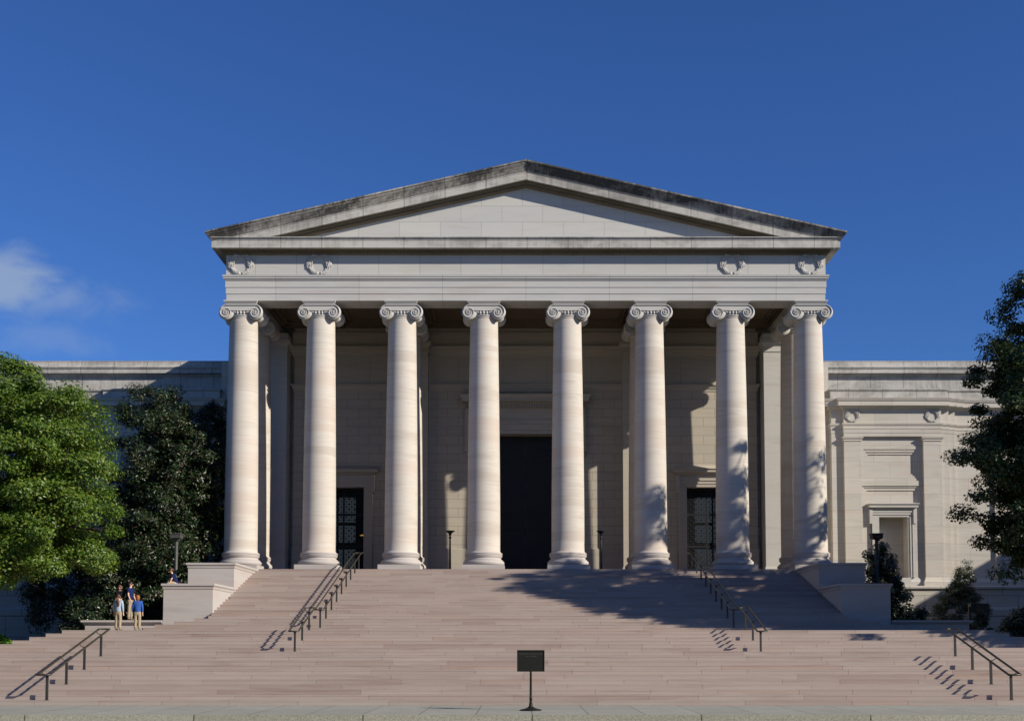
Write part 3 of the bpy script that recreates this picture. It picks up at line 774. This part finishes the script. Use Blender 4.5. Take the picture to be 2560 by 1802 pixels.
# ------------------------------------------------------------------ porch torch lamps
def torch(x, label):
    y = 33.0
    e = empty('torch_lamp', (x,y,FLOOR), label, 'lamp', 'torch lamps on the porch')
    b = MB(); b.lathe([(.0,0),(.12,0),(.125,.06),(.085,.09),(.075,.14),(.075,.25),(.068,.27),(.048,2.0),(.042,2.06),(.075,2.10),(.085,2.14),(.06,2.2),(.03,2.23)], (x,y,FLOOR), 20); attach(b.build('pole', M_LAMPB), e)
    b = MB(); b.lathe([(.03,2.22),(.06,2.27),(.085,2.33),(.095,2.38),(.14,2.43),(.22,2.48),(.285,2.52),(.285,2.54),(.2,2.56),(.0,2.57)], (x,y,FLOOR), 28); attach(b.build('lamp_bowl', M_LAMPB), e)
torch(-4.5, 'black torch lamp on the porch left of the main door')
torch(4.5, 'black torch lamp on the porch right of the main door')

def boxlamp(x, y, zt, label, mat, cat_head=True):
    e = empty('post_lamp', (x,y,1.3), label, 'lamp post', 'box headed post lamps beside the stairs')
    b = MB(); b.lathe([(.11,0),(.11,.3),(.09,.32),(.085,zt-1.3-.2)], (x,y,1.3), 16); attach(b.build('pole', mat), e)
    b = MB(); h = .30
    b.loft([[(x+s*w, y+t*w, z) for s, t in ((-1,-1),(1,-1),(1,1),(-1,1))] for w, z in ((.20,zt-.30),(.27,zt-.24),(.27,zt-.06),(.30,zt-.05),(.30,zt))])
    b.lathe([(.09,-.40),(.13,-.36),(.13,-.30)], (x+.05,y,zt), 12)
    attach(b.build('lamp_head', mat), e)
boxlamp(-18.2, 24.0, 7.72, 'grey box headed lamp post before the dark magnolia', M_LAMPG)
boxlamp(18.2, 24.0, 7.72, 'black box headed lamp post beside the holly bush', M_LAMPB)
e = empty('floodlight', (23.7,24.5,1.3), 'small dark floodlight on a post between the right shrubs', 'floodlight')
b = MB(); b.box(23.1,23.22,24.45,24.55,1.3,3.95); attach(b.build('post', M_LAMPB), e)
b = MB(); b.box(23.15,24.1,24.3,24.7,3.8,4.1); attach(b.build('lamp_head', M_LAMPB), e)

# ------------------------------------------------------------------ vegetation
def leaf_mesh(name, centers, dirs, size, mat, aspect=.5, fold=.12):
    """centers (n,3), dirs (n,3) approximate leaf normals; one folded 4 point leaf each"""
    n = len(centers)
    nrm = dirs/np.linalg.norm(dirs, axis=1, keepdims=True)
    rv = RNG.normal(size=(n,3)); u = np.cross(nrm, rv); u /= np.linalg.norm(u, axis=1, keepdims=True); w = np.cross(nrm, u)
    s = size*RNG.uniform(.65,1.3,size=(n,1))
    a = centers-u*s*.5; c = centers+u*s*.5; mid = centers+u*s*.05-nrm*s*fold
    p = mid+w*s*aspect*.5+nrm*s*fold*1.5; q = mid-w*s*aspect*.5+nrm*s*fold*1.5
    V = np.empty((n,4,3)); V[:,0]=a; V[:,1]=p; V[:,2]=c; V[:,3]=q
    me = bpy.data.meshes.new(name)
    me.vertices.add(4*n); me.vertices.foreach_set('co', V.reshape(-1).astype(np.float32))
    idx = np.arange(4*n).reshape(n,4); tri = idx[:, [0,1,2,0,2,3]].reshape(-1)
    me.loops.add(6*n); me.loops.foreach_set('vertex_index', tri.astype(np.int32))
    me.polygons.add(2*n); me.polygons.foreach_set('loop_start', (np.arange(2*n)*3).astype(np.int32)); me.polygons.foreach_set('loop_total', np.full(2*n,3,np.int32))
    me.update(); me.validate(); me.materials.append(mat)
    o = bpy.data.objects.new(name, me); COL.objects.link(o); return o

def clumps(blobs, n, shell=.55):
    """clump centres inside ellipsoids (c, r), pushed towards the surface"""
    vol = np.array([b[1][0]*b[1][1]*b[1][2] for b in blobs])**.8; vol /= vol.sum(); out = []; nn = []
    for b, k in zip(blobs, (vol*n).astype(int)+1):
        d = RNG.normal(size=(k,3)); d /= np.linalg.norm(d, axis=1, keepdims=True)
        rad = shell+(1-shell)*RNG.random((k,1))**.7
        out.append(np.array(b[0])+d*rad*np.array(b[1])); nn.append(d)
    return np.vstack(out), np.vstack(nn)

def tree(name, label, cat, base, trunk_r, blobs, ncl, nleaf, clr, lsize, mat, group=None, aspect=.5, droop=0, shell=.5, trunk_h=None, limbs=34, flat=.6, upb=.6, bark=M_BARK):
    e = empty(name, base, label, cat, group)
    C, N = clumps(blobs, ncl, shell)
    per = nleaf//len(C); allc = []; alld = []
    for c, nrm in zip(C, N):
        r = clr*RNG.uniform(.6,1.35)
        d = RNG.normal(size=(per,3)); d /= np.linalg.norm(d, axis=1, keepdims=True)
        rr = RNG.random((per,1))**.45
        pts = c+d*rr*r*np.array([1,1,flat]); pts[:,2] -= droop*(rr[:,0]*r)**2
        allc.append(pts); alld.append(d*.5+np.array([0,0,upb])+nrm*.35+RNG.normal(size=(per,3))*.42)
    o = leaf_mesh('crown', np.vstack(allc), np.vstack(alld), lsize, mat, aspect); attach(o, e)
    b = MB(); B = Vector(base); cen = Vector(np.average([x[0] for x in blobs], axis=0))
    top = Vector((cen.x*.7+B.x*.3, cen.y*.7+B.y*.3, cen.z))
    hh = trunk_h or (cen.z-B.z)*.5
    fork = B+(top-B)*(hh/max(.1,(top-B).z))
    b.tube([B, B+(fork-B)*.05, B+(fork-B)*.5, fork, top], [trunk_r*1.5, trunk_r*1.1, trunk_r*.9, trunk_r*.75, trunk_r*.25], 12)
    sel = RNG.choice(len(C), min(limbs, len(C)), replace=False)
    for i in sel:
        p = Vector(C[i]); u = random.uniform(.0,.8); s = fork+(top-fork)*u
        m = s*.55+p*.45+Vector((0,0,random.uniform(-.1,.6))); m2 = s*.2+p*.8+Vector((random.uniform(-.2,.2),random.uniform(-.2,.2),.1))
        b.tube([s, m, m2, p], [trunk_r*.38, trunk_r*.2, trunk_r*.1, trunk_r*.04], 6)
        for q in range(3):
            t2 = p+Vector((random.gauss(0,.7),random.gauss(0,.7),random.gauss(0,.5)))
            b.tube([m2, t2], [trunk_r*.07, trunk_r*.02], 4)
    attach(b.build('trunk', bark, recalc=False), e)
    return e

# bright oak at left
tree('oak_tree', 'bright green sunlit oak at the left edge', 'tree', (-24.5,13,1.3), .35,
     [((-22.4,12,8.6),(4.5,4,3.9)), ((-19.6,11.5,6.7),(3.0,2.6,2.4)), ((-23.6,12.6,12.1),(4.2,3.8,2.4)), ((-20.4,12,11.0),(2.6,2.4,2.2)), ((-19.4,11.8,9.4),(2.2,2.2,1.8)), ((-25,12,6),(4,3.5,2.4)), ((-21.4,11.5,5.3),(2.9,2.4,1.2))],
     430, 185000, .78, .145, M_OAK, aspect=.55, limbs=60)
b = None
tree('oak_tree', 'small tip of a green oak branch above the wing roof at far left', 'tree', (-30,11,1.3), .3,
     [((-28.0,12,13.5),(5.0,3.5,3.2))], 90, 16000, .7, .17, M_OAK, aspect=.55, limbs=20)
# magnolias behind
tree('magnolia_tree', 'dark glossy magnolia standing left of the porch', 'tree', (-21.5,31.5,1.3), .3,
     [((-21.8,31.5,6.5),(3.2,3.2,4.8)), ((-21.4,31.5,12.2),(3.0,3.0,3.6)), ((-21.7,31.5,15.2),(1.9,1.9,2.3)), ((-21.6,31.5,9.5),(2.9,2.6,3.6)), ((-19.7,31.2,12.4),(2.3,2.0,3.7)), ((-19.4,31,6.5),(1.8,1.9,3.2)), ((-20,30.5,5.5),(2.2,2.2,2.9)), ((-23.6,31,5.2),(2.2,2.2,3.6)), ((-19.6,31.5,9.5),(1.8,1.8,3)), ((-24.3,30.5,3.6),(1.7,1.8,2.0))],
     720, 175000, .66, .19, M_MAG, aspect=.42, limbs=14, flat=.8, upb=.35, shell=.25)
tree('magnolia_tree', 'shaded magnolia tucked between the bigger magnolia and the corner column', 'tree', (-20.2,36.5,1.3), .25,
     [((-20.4,36.8,13.4),(2.3,1.9,4.2)), ((-20.0,36.8,8),(2.2,2,5)), ((-25.5,37.5,7.0),(2.8,2,4.2)), ((-29.5,37.8,6.0),(2.6,1.8,3.6))], 380, 76000, .66, .20, M_MAG, aspect=.42, limbs=10, flat=.8, upb=.35)  # the two leftmost crown blobs are added to shade the left wing base
# right hand oak (shaded side towards the camera)
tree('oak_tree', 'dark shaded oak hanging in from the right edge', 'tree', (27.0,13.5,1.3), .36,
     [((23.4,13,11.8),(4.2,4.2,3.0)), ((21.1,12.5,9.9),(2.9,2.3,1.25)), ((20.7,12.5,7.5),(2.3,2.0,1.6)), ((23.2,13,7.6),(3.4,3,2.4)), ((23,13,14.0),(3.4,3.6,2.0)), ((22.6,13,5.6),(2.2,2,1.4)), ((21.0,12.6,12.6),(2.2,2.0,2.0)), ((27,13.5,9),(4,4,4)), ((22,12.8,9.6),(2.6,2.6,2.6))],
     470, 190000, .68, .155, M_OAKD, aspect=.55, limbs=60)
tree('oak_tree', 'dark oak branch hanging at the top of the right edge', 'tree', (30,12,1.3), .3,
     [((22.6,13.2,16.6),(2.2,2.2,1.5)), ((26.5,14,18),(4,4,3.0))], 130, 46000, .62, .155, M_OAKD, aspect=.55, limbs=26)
tree('oak_tree', 'tall unseen oak added beyond the left edge to deepen the shade on the left wing', 'tree', (-39,20,1.3), .5,
     [((-38,20,12),(7,7,6.5)), ((-36,24,7),(5.5,5,4))], 200, 26000, 1.1, .42, M_OAKD, aspect=.6, limbs=30)  # added off-frame oak, blocks sky fill on the left wing
# tall shade tree beyond the right edge of the frame
tree('oak_tree', 'tall oak beyond the right edge whose shadow falls on the steps', 'tree', (35,12.5,1.3), .6,
     [((34,14.3,18.0),(8.7,8.7,8.2)), ((30.5,14,13),(5.5,5,4)), ((38,13,14),(6,6,6)), ((33,15,9.5),(7,6,3.0)), ((30.5,7,8.8),(4.3,3,2.0))],
     330, 54000, .85, .33, M_OAKD, shell=.2, aspect=.6, limbs=40)
# unseen park trees added behind the camera to block low sky light
def added_park_mass():
    C = []; D = []
    for i in range(34):
        x = -150+i*9+RNG.uniform(-2,2); y = -62-RNG.uniform(0,14); r = RNG.uniform(5,7); h = RNG.uniform(9,13)
        n = 420; d = RNG.normal(size=(n,3)); d /= np.linalg.norm(d, axis=1, keepdims=True)
        C.append(np.array([x,y,h-1])+d*r*RNG.uniform(.75,1.05,(n,1))*np.array([1,1,.8])); D.append(d+RNG.normal(size=(n,3))*.3)
    o = leaf_mesh('added_park_trees', np.vstack(C), np.vstack(D), 1.7, M_OAKD, .9)
    return tag(o, 'far mass of park trees added across the drive, behind the viewer, to cut sky light', 'trees', None, 'stuff')
added_park_mass()
# shrubs
def shrub(name, label, base, blobs, ncl, nl, clr, ls, mat, group=None, **kw):
    return tree(name, label, 'shrub', base, .05, blobs, ncl, nl, clr, ls, mat, group, limbs=16, trunk_h=.4, **kw)
shrub('holly_bush', 'dark pointed holly bush beside the right lamp post', (19.6,27,1.3),
      [((19.6,27,3.2),(2.0,1.8,1.9)), ((19.4,27,5.2),(1.3,1.2,1.6)), ((19.2,27,6.8),(.55,.55,.9))], 190, 34000, .42, .17, M_HOLLY, shell=.3, flat=1)
shrub('upright_shrub', 'wispy upright shrub beside the floodlight on the right', (28.4,40.0,1.3),
      [((28.4,40,3.6),(1.9,1.0,2.4)), ((28.6,40,5.9),(.8,.6,1.5))], 260, 34000, .38, .13, M_HOLLY, aspect=.3, upb=.1)  # dark leaf colour stands in for the end pavilion's shade
shrub('round_shrub', 'low round shrub at the far right edge above the steps', (24.4,20.5,1.3), [((24.6,20.5,2.9),(1.3,1.2,1.1))], 90, 14000, .4, .13, M_HOLLY, shell=.3)
shrub('dark_shrub', 'dark spreading shrub in shade behind the far left steps', (-22.0,24,1.3), [((-22.6,24,2.5),(1.4,1.2,1.3)), ((-22.6,24,3.3),(.6,.6,.9))], 110, 14000, .4, .14, M_HOLLY, shell=.3)
shrub('lime_shrub', 'small bright green shrub at the far left edge above the steps', (-23.2,14.5,1.3), [((-23.25,14.5,1.75),(.75,.7,.75))], 26, 3000, .25, .12, M_BRITE)

# ------------------------------------------------------------------ people
def cloth(name, c, rough=.9): return simple(name, c, rough, .15, 0, .12, 18)
C_GREY = cloth('light_grey_sweater', (.31,.37,.46)); C_BLUE = cloth('royal_blue_sweater', (.03,.085,.30)); C_NAVY = cloth('navy_shirt', (.010,.017,.075))
C_KHAKI = cloth('khaki_cloth', (.30,.245,.17)); C_BLACK = cloth('black_cloth', (.008,.008,.011)); C_SHOE = cloth('shoe_leather', (.10,.07,.05))
M_SKIN = simple('skin', (.60,.36,.26), .6, .3, 0, .06); H_BROWN = simple('brown_hair', (.075,.028,.014), .55, .4); H_RED = simple('auburn_hair', (.24,.075,.015), .5, .4); H_DARK = simple('dark_brown_hair', (.025,.012,.008), .5, .4)
def skin(name, verts, edges, mat, sub=1):
    """verts: list of (co, (rx, ry)); continuous skinned surface baked to a mesh; vertex 0 is the root"""
    me = bpy.data.meshes.new(name); me.from_pydata([v[0] for v in verts], edges, [])
    o = bpy.data.objects.new(name, me); COL.objects.link(o)
    m = o.modifiers.new('s', 'SKIN'); m.use_smooth_shade = True
    for i, v in enumerate(verts):
        sv = me.skin_vertices[0].data[i]; rr = v[1]; sv.radius = rr if isinstance(rr, tuple) else (rr, rr); sv.use_root = (i == 0)
    o.modifiers.new('u', 'SUBSURF').levels = sub
    bpy.context.view_layer.update()
    ev = o.evaluated_get(bpy.context.evaluated_depsgraph_get()); nm = bpy.data.meshes.new_from_object(ev)
    bpy.data.objects.remove(o); nm.materials.clear(); nm.materials.append(mat)
    q = bpy.data.objects.new(name, nm); COL.objects.link(q); return q
def person(loc, heading, label, H, shirt, trousers, hairmat, hair='short', sleeves='long', pose='stand', female=False, group=None):
    """local frame: faces -Y before heading is applied; z up, feet at z=0"""
    k = H/1.72; e = empty('person', loc, label, 'person', group); e.rotation_euler = (0,0,heading)
    sw = (.175 if female else .20); 
    V = Vector
    hip = V((0,0,.93)); 
    lean = {'stand':0, 'sit':.42, 'profile':0, 'down':.12}[pose]
    def up(z, f=0): # point on the spine, leaning forward from the hips
        d = z-.93; return V((0, -math.sin(lean)*d-f, .93+math.cos(lean)*d))
    chest, neck0, neck1, head = up(1.30), up(1.44), up(1.50, .005), up(1.585, .02)
    sh = {s: up(1.40)+V((s*sw,0,0)) for s in (-1,1)}
    if pose == 'sit':
        el = {s: sh[s]+V((s*.03,-.10,-.26)) for s in (-1,1)}; wr = {s: el[s]+V((s*-.02,-.10,-.22)) for s in (-1,1)}
    elif pose == 'profile':
        el = {s: sh[s]+V((s*.04,-.03,-.28)) for s in (-1,1)}; wr = {s: el[s]+V((s*.0,-.10,-.23)) for s in (-1,1)}
    elif pose == 'down':
        el = {s: sh[s]+V((s*.04,.0,-.27)) for s in (-1,1)}; wr = {s: el[s]+V((s*-.10,-.17,-.10)) for s in (-1,1)}
    else:
        el = {s: sh[s]+V((s*.055,.02,-.28)) for s in (-1,1)}; wr = {s: el[s]+V((s*.0,-.06,-.24)) for s in (-1,1)}
    if pose == 'sit':
        kn = {s: V((s*.11,-.44,.95)) for s in (-1,1)}; an = {s: V((s*.12,-.50,.53)) for s in (-1,1)}; toe = {s: an[s]+V((0,-.14,-.05)) for s in (-1,1)}
    else:
        st = .09 if female else .11
        kn = {s: V((s*st,-.015,.50)) for s in (-1,1)}; an = {s: V((s*(st+.005),.02,.085)) for s in (-1,1)}; toe = {s: an[s]+V((s*.02,-.15,-.05)) for s in (-1,1)}
    # body: one continuous skinned surface with five-fingered hands
    vs = [(hip*k, .115*k), (up(1.12)*k, .105*k), (chest*k, (.135*k,.105*k)), (neck0*k, .055*k), (neck1*k, .05*k), (head*k, (.078*k,.088*k)), (up(1.675,.015)*k, (.068*k,.078*k))]
    es = [(0,1),(1,2),(2,3),(3,4),(4,5),(5,6)]
    def A(co, r, par): vs.append((co*k, r*k)); es.append((par, len(vs)-1)); return len(vs)-1
    for s in (-1, 1):
        i = A(sh[s], .052, 2); i = A(el[s], .038, i); i = A(wr[s], .026, i)
        d = (wr[s]-el[s]).normalized(); pm = wr[s]+d*.07; ip = A(pm, .030, i)
        side = V((0,1,0)) if pose != 'down' else V((1,0,0))
        side = (side-d*side.dot(d)).normalized(); fw = d.cross(side)
        for q, L in ((-1.5,.062),(-.5,.075),(.5,.078),(1.5,.068)):
            a = pm+side*(q*.019)+d*.03; j = A(a, .0095, ip); j = A(a+d*L*.55+fw*s*.006, .0085, j); A(a+d*L+fw*s*.02, .007, j)
        a = wr[s]+d*.03+side*-.035; j = A(a, .010, i); A(a+d*.045+side*-.015, .008, j)
        i = A(hip+V((s*.09,0,-.04)), .085, 0); i = A(kn[s], .052, i); i = A(an[s], .036, i); A(toe[s], .034, i)
    parts = [skin('body', vs, es, M_SKIN)]
    # nose and ears are too small for the skeleton: add them to the face mesh
    # shirt / sweater
    fat = 1.2
    vs = [(up(.82)*k, (.185*k,.145*k)), (up(1.02)*k, (.18*k,.14*k)), (chest*k, (.17*k*fat,.122*k)), (up(1.42)*k, (.10*k,.08*k)), (up(1.465)*k, .064*k)]
    es = [(0,1),(1,2),(2,3),(3,4)]
    for s in (-1, 1):
        i = A(sh[s], .074, 2)
        if sleeves == 'long': i = A(el[s], .064, i); A(wr[s]-(wr[s]-el[s])*.06, .047, i)
        else: A(sh[s]+(el[s]-sh[s])*.72, .062, i)
    parts.append(skin('sweater' if sleeves == 'long' else 'shirt', vs, es, shirt))
    vs = [(V((0,0,1.02))*k, (.145*k,.11*k)), (V((0,.0,.90))*k, (.165*k,.125*k))]; es = [(0,1)]
    for s in (-1, 1):
        i = A(V((s*.092,0,.80)) if pose != 'sit' else V((s*.10,-.12,.93)), .105, 1); i = A(kn[s], .080, i); A(an[s]-(kn[s]-an[s])*.03, .078, i)
    parts.append(skin('trousers', vs, es, trousers))
    for s in (-1, 1):
        b = MB(); a = an[s]*k; b.ell((a.x+s*.008, a.y-.07*k, a.z-.045*k), (.048*k,.135*k,.045*k), 10, 6); parts.append(b.build('shoe', C_SHOE))
    b = MB(); h = head*k; hz = V((0,-math.sin(lean),math.cos(lean)))
    rt = Matrix.Rotation(lean, 3, 'X')
    c = h+rt @ V((0,.03*k,.045*k)); b.ell(c, (.098*k,.105*k,.11*k), 14, 10, rot=rt)
    if hair == 'pony':
        b.tube([h+V((0,.11*k,.06*k)), h+V((-.03*k,.17*k,-.02*k)), h+V((-.05*k,.17*k,-.20*k)), h+V((-.07*k,.155*k,-.36*k)), h+V((-.08*k,.15*k,-.44*k))], [.035*k,.058*k,.066*k,.05*k,.015*k], 8)
    if hair == 'bob':
        b.ell(h+V((0,.045*k,-.02*k)), (.112*k,.095*k,.135*k), 14, 10)
    if hair == 'tied': b.ell(h+rt @ V((0,.13*k,.04*k)), (.045*k,.06*k,.05*k), 10, 6)
    parts.append(b.build('hair', hairmat))
    b = MB(); b.ell(h+rt @ V((0,-.095*k,.005*k)), (.012*k,.022*k,.026*k), 8, 5)   # nose
    for s in (-1,1):
        b.ell(h+rt @ V((s*.082*k,.0,.005*k)), (.012*k,.022*k,.032*k), 8, 5)     # ears
    fo = b.build('ears_and_nose', M_SKIN); parts.append(fo)
    b = MB()
    for s in (-1,1): b.ell(h+rt @ V((s*.032*k,-.083*k,.028*k)), (.014*k,.008*k,.007*k), 8, 5)
    b.ell(h+rt @ V((0,-.086*k,-.045*k)), (.026*k,.006*k,.007*k), 8, 5)
    parts.append(b.build('eyes_and_mouth', H_DARK))
    for p in parts: p.parent = e
    return e
person((-18.14,15.0,17*r_), R(170), 'woman with long brown ponytail in light grey sweater, seen from behind', 1.60, C_GREY, C_KHAKI, H_BROWN, 'pony', 'long', 'stand', True)
person((-17.35,15.2,17*r_), R(183), 'person with auburn hair in a bright blue sweater and khaki trousers seen from behind', 1.58, C_BLUE, C_KHAKI, H_RED, 'bob', 'long', 'stand', True)
person((-19.12,19.62,3.12), R(80), 'man in navy shirt and khaki trousers in profile on the planter wall', 1.86, C_NAVY, C_KHAKI, H_DARK, 'short', 'short', 'profile')
person((-19.62,19.62,3.12), R(5), 'person in black clothes with bowed head in the shade behind the grey sweater', 1.70, C_BLACK, C_BLACK, H_BROWN, 'bob', 'long', 'down', True)
person((-17.05,20.1,4.88-.845), R(-62), 'woman in navy shirt with tied hair sitting on the lower left pedestal', 1.66, C_NAVY, C_KHAKI, H_BROWN, 'tied', 'short', 'sit', True)

# ------------------------------------------------------------------ light and sky
AZ, EL = 62, 26.8
w = bpy.data.worlds.new('World'); scene.world = w; w.use_nodes = True; nt = w.node_tree
bg = nt.nodes['Background']; sky = nt.nodes.new('ShaderNodeTexSky'); sky.sky_type = 'NISHITA'; sky.sun_disc = False
sky.sun_elevation = R(EL); sky.sun_rotation = R(180-AZ); sky.air_density = 1.0; sky.dust_density = .25; sky.ozone_density = 3.0; sky.altitude = 50
bg.inputs['Strength'].default_value = .05
# thin cloud low at left, drawn on the sky by direction
tc = nt.nodes.new('ShaderNodeTexCoord')
def wn(ty, **kw):
    n = nt.nodes.new(ty)
    for a, v in kw.items(): setattr(n, a, v)
    return n
def wl(a, b): nt.links.new(a, b)
cd = Vector((-.428+.0, 1, .325)).normalized()
def cloudmask(center, rad, edge, nscale, seedloc):
    sub = wn('ShaderNodeVectorMath', operation='SUBTRACT'); wl(tc.outputs['Generated'], sub.inputs[0]); sub.inputs[1].default_value = center
    mp = wn('ShaderNodeMapping'); mp.inputs['Scale'].default_value = (1/rad[0],1/rad[0],1/rad[1]); mp.inputs['Rotation'].default_value = (0,R(rad[2]),0); wl(sub.outputs[0], mp.inputs['Vector'])
    ln = wn('ShaderNodeVectorMath', operation='LENGTH'); wl(mp.outputs[0], ln.inputs[0])
    nz = wn('ShaderNodeTexNoise'); nz.inputs['Scale'].default_value = nscale; nz.inputs['Detail'].default_value = 6; nz.inputs['Roughness'].default_value = .55; nz.inputs['Distortion'].default_value = .4
    m2 = wn('ShaderNodeMapping'); m2.inputs['Location'].default_value = seedloc; m2.inputs['Scale'].default_value = (1,1,1.5); wl(tc.outputs['Generated'], m2.inputs['Vector']); wl(m2.outputs[0], nz.inputs['Vector'])
    ma = wn('ShaderNodeMath', operation='MULTIPLY_ADD'); wl(nz.outputs['Fac'], ma.inputs[0]); ma.inputs[1].default_value = 2.0; ma.inputs[2].default_value = -1.0
    s = wn('ShaderNodeMath', operation='ADD'); wl(ln.outputs['Value'], s.inputs[0]); wl(ma.outputs[0], s.inputs[1])
    mr = wn('ShaderNodeMapRange'); mr.interpolation_type = 'SMOOTHSTEP'; wl(s.outputs[0], mr.inputs['Value'])
    mr.inputs['From Min'].default_value = 1.0; mr.inputs['From Max'].default_value = edge; mr.inputs['To Min'].default_value = 0; mr.inputs['To Max'].default_value = 1
    return mr.outputs['Result']
def dirpx(x, y):
    X = (x-1300)/3000; Y0 = 1435.14; t = R(3.45); v = (Y0-y)/3000
    d = Vector((X, math.cos(t)-v*math.sin(t), math.sin(t)+v*math.cos(t))); return tuple(d.normalized())
m1 = cloudmask(dirpx(0,700), (.058,.030,12), .1, 20, (0,0,0)); m2 = cloudmask(dirpx(150,752), (.075,.024,10), -.3, 26, (3,1,2))
m3 = cloudmask(dirpx(120,840), (.06,.02,0), .0, 20, (5,1,7))
sc1 = wn('ShaderNodeMath', operation='MULTIPLY'); wl(m1, sc1.inputs[0]); sc1.inputs[1].default_value = .62
sc2 = wn('ShaderNodeMath', operation='MULTIPLY'); wl(m2, sc2.inputs[0]); sc2.inputs[1].default_value = .40
sc3 = wn('ShaderNodeMath', operation='MULTIPLY'); wl(m3, sc3.inputs[0]); sc3.inputs[1].default_value = .18
a1 = wn('ShaderNodeMath', operation='MAXIMUM'); wl(sc1.outputs[0], a1.inputs[0]); wl(sc2.outputs[0], a1.inputs[1])
a2 = wn('ShaderNodeMath', operation='MAXIMUM'); wl(a1.outputs[0], a2.inputs[0]); wl(sc3.outputs[0], a2.inputs[1])
tint = wn('ShaderNodeMix', data_type='RGBA', blend_type='MULTIPLY'); tint.inputs[0].default_value = 1; wl(sky.outputs[0], tint.inputs[6]); tint.inputs[7].default_value = (.525,.905,1.62,1)
mx = wn('ShaderNodeMix', data_type='RGBA'); wl(a2.outputs[0], mx.inputs[0]); wl(tint.outputs[2], mx.inputs[6]); mx.inputs[7].default_value = (5.6,6.9,8.6,1)
wl(mx.outputs[2], bg.inputs['Color'])

sd = bpy.data.lights.new('sun', 'SUN'); sd.energy = 5.0; sd.angle = R(.53); sd.color = (1,.93,.79)
so = bpy.data.objects.new('sun', sd); COL.objects.link(so)
L = Vector((math.sin(R(AZ))*math.cos(R(EL)), -math.cos(R(AZ))*math.cos(R(EL)), math.sin(R(EL))))
so.rotation_euler = L.to_track_quat('Z', 'Y').to_euler(); so.location = L*60

cam = bpy.data.cameras.new('camera'); co = bpy.data.objects.new('camera', cam); COL.objects.link(co)
co.location = (-.335, -38.19, 1.85); co.rotation_euler = (R(90+3.45), 0, 0)
cam.sensor_width = 36; cam.lens = 3000/2560*36; cam.shift_x = -20/2560; cam.shift_y = (1435.14-901)/2560; cam.clip_end = 2000
scene.camera = co
scene.view_settings.view_transform = 'Standard'; scene.view_settings.look = 'None'; scene.view_settings.exposure = .40; scene.view_settings.gamma = 1
scene.cycles.max_bounces = 8
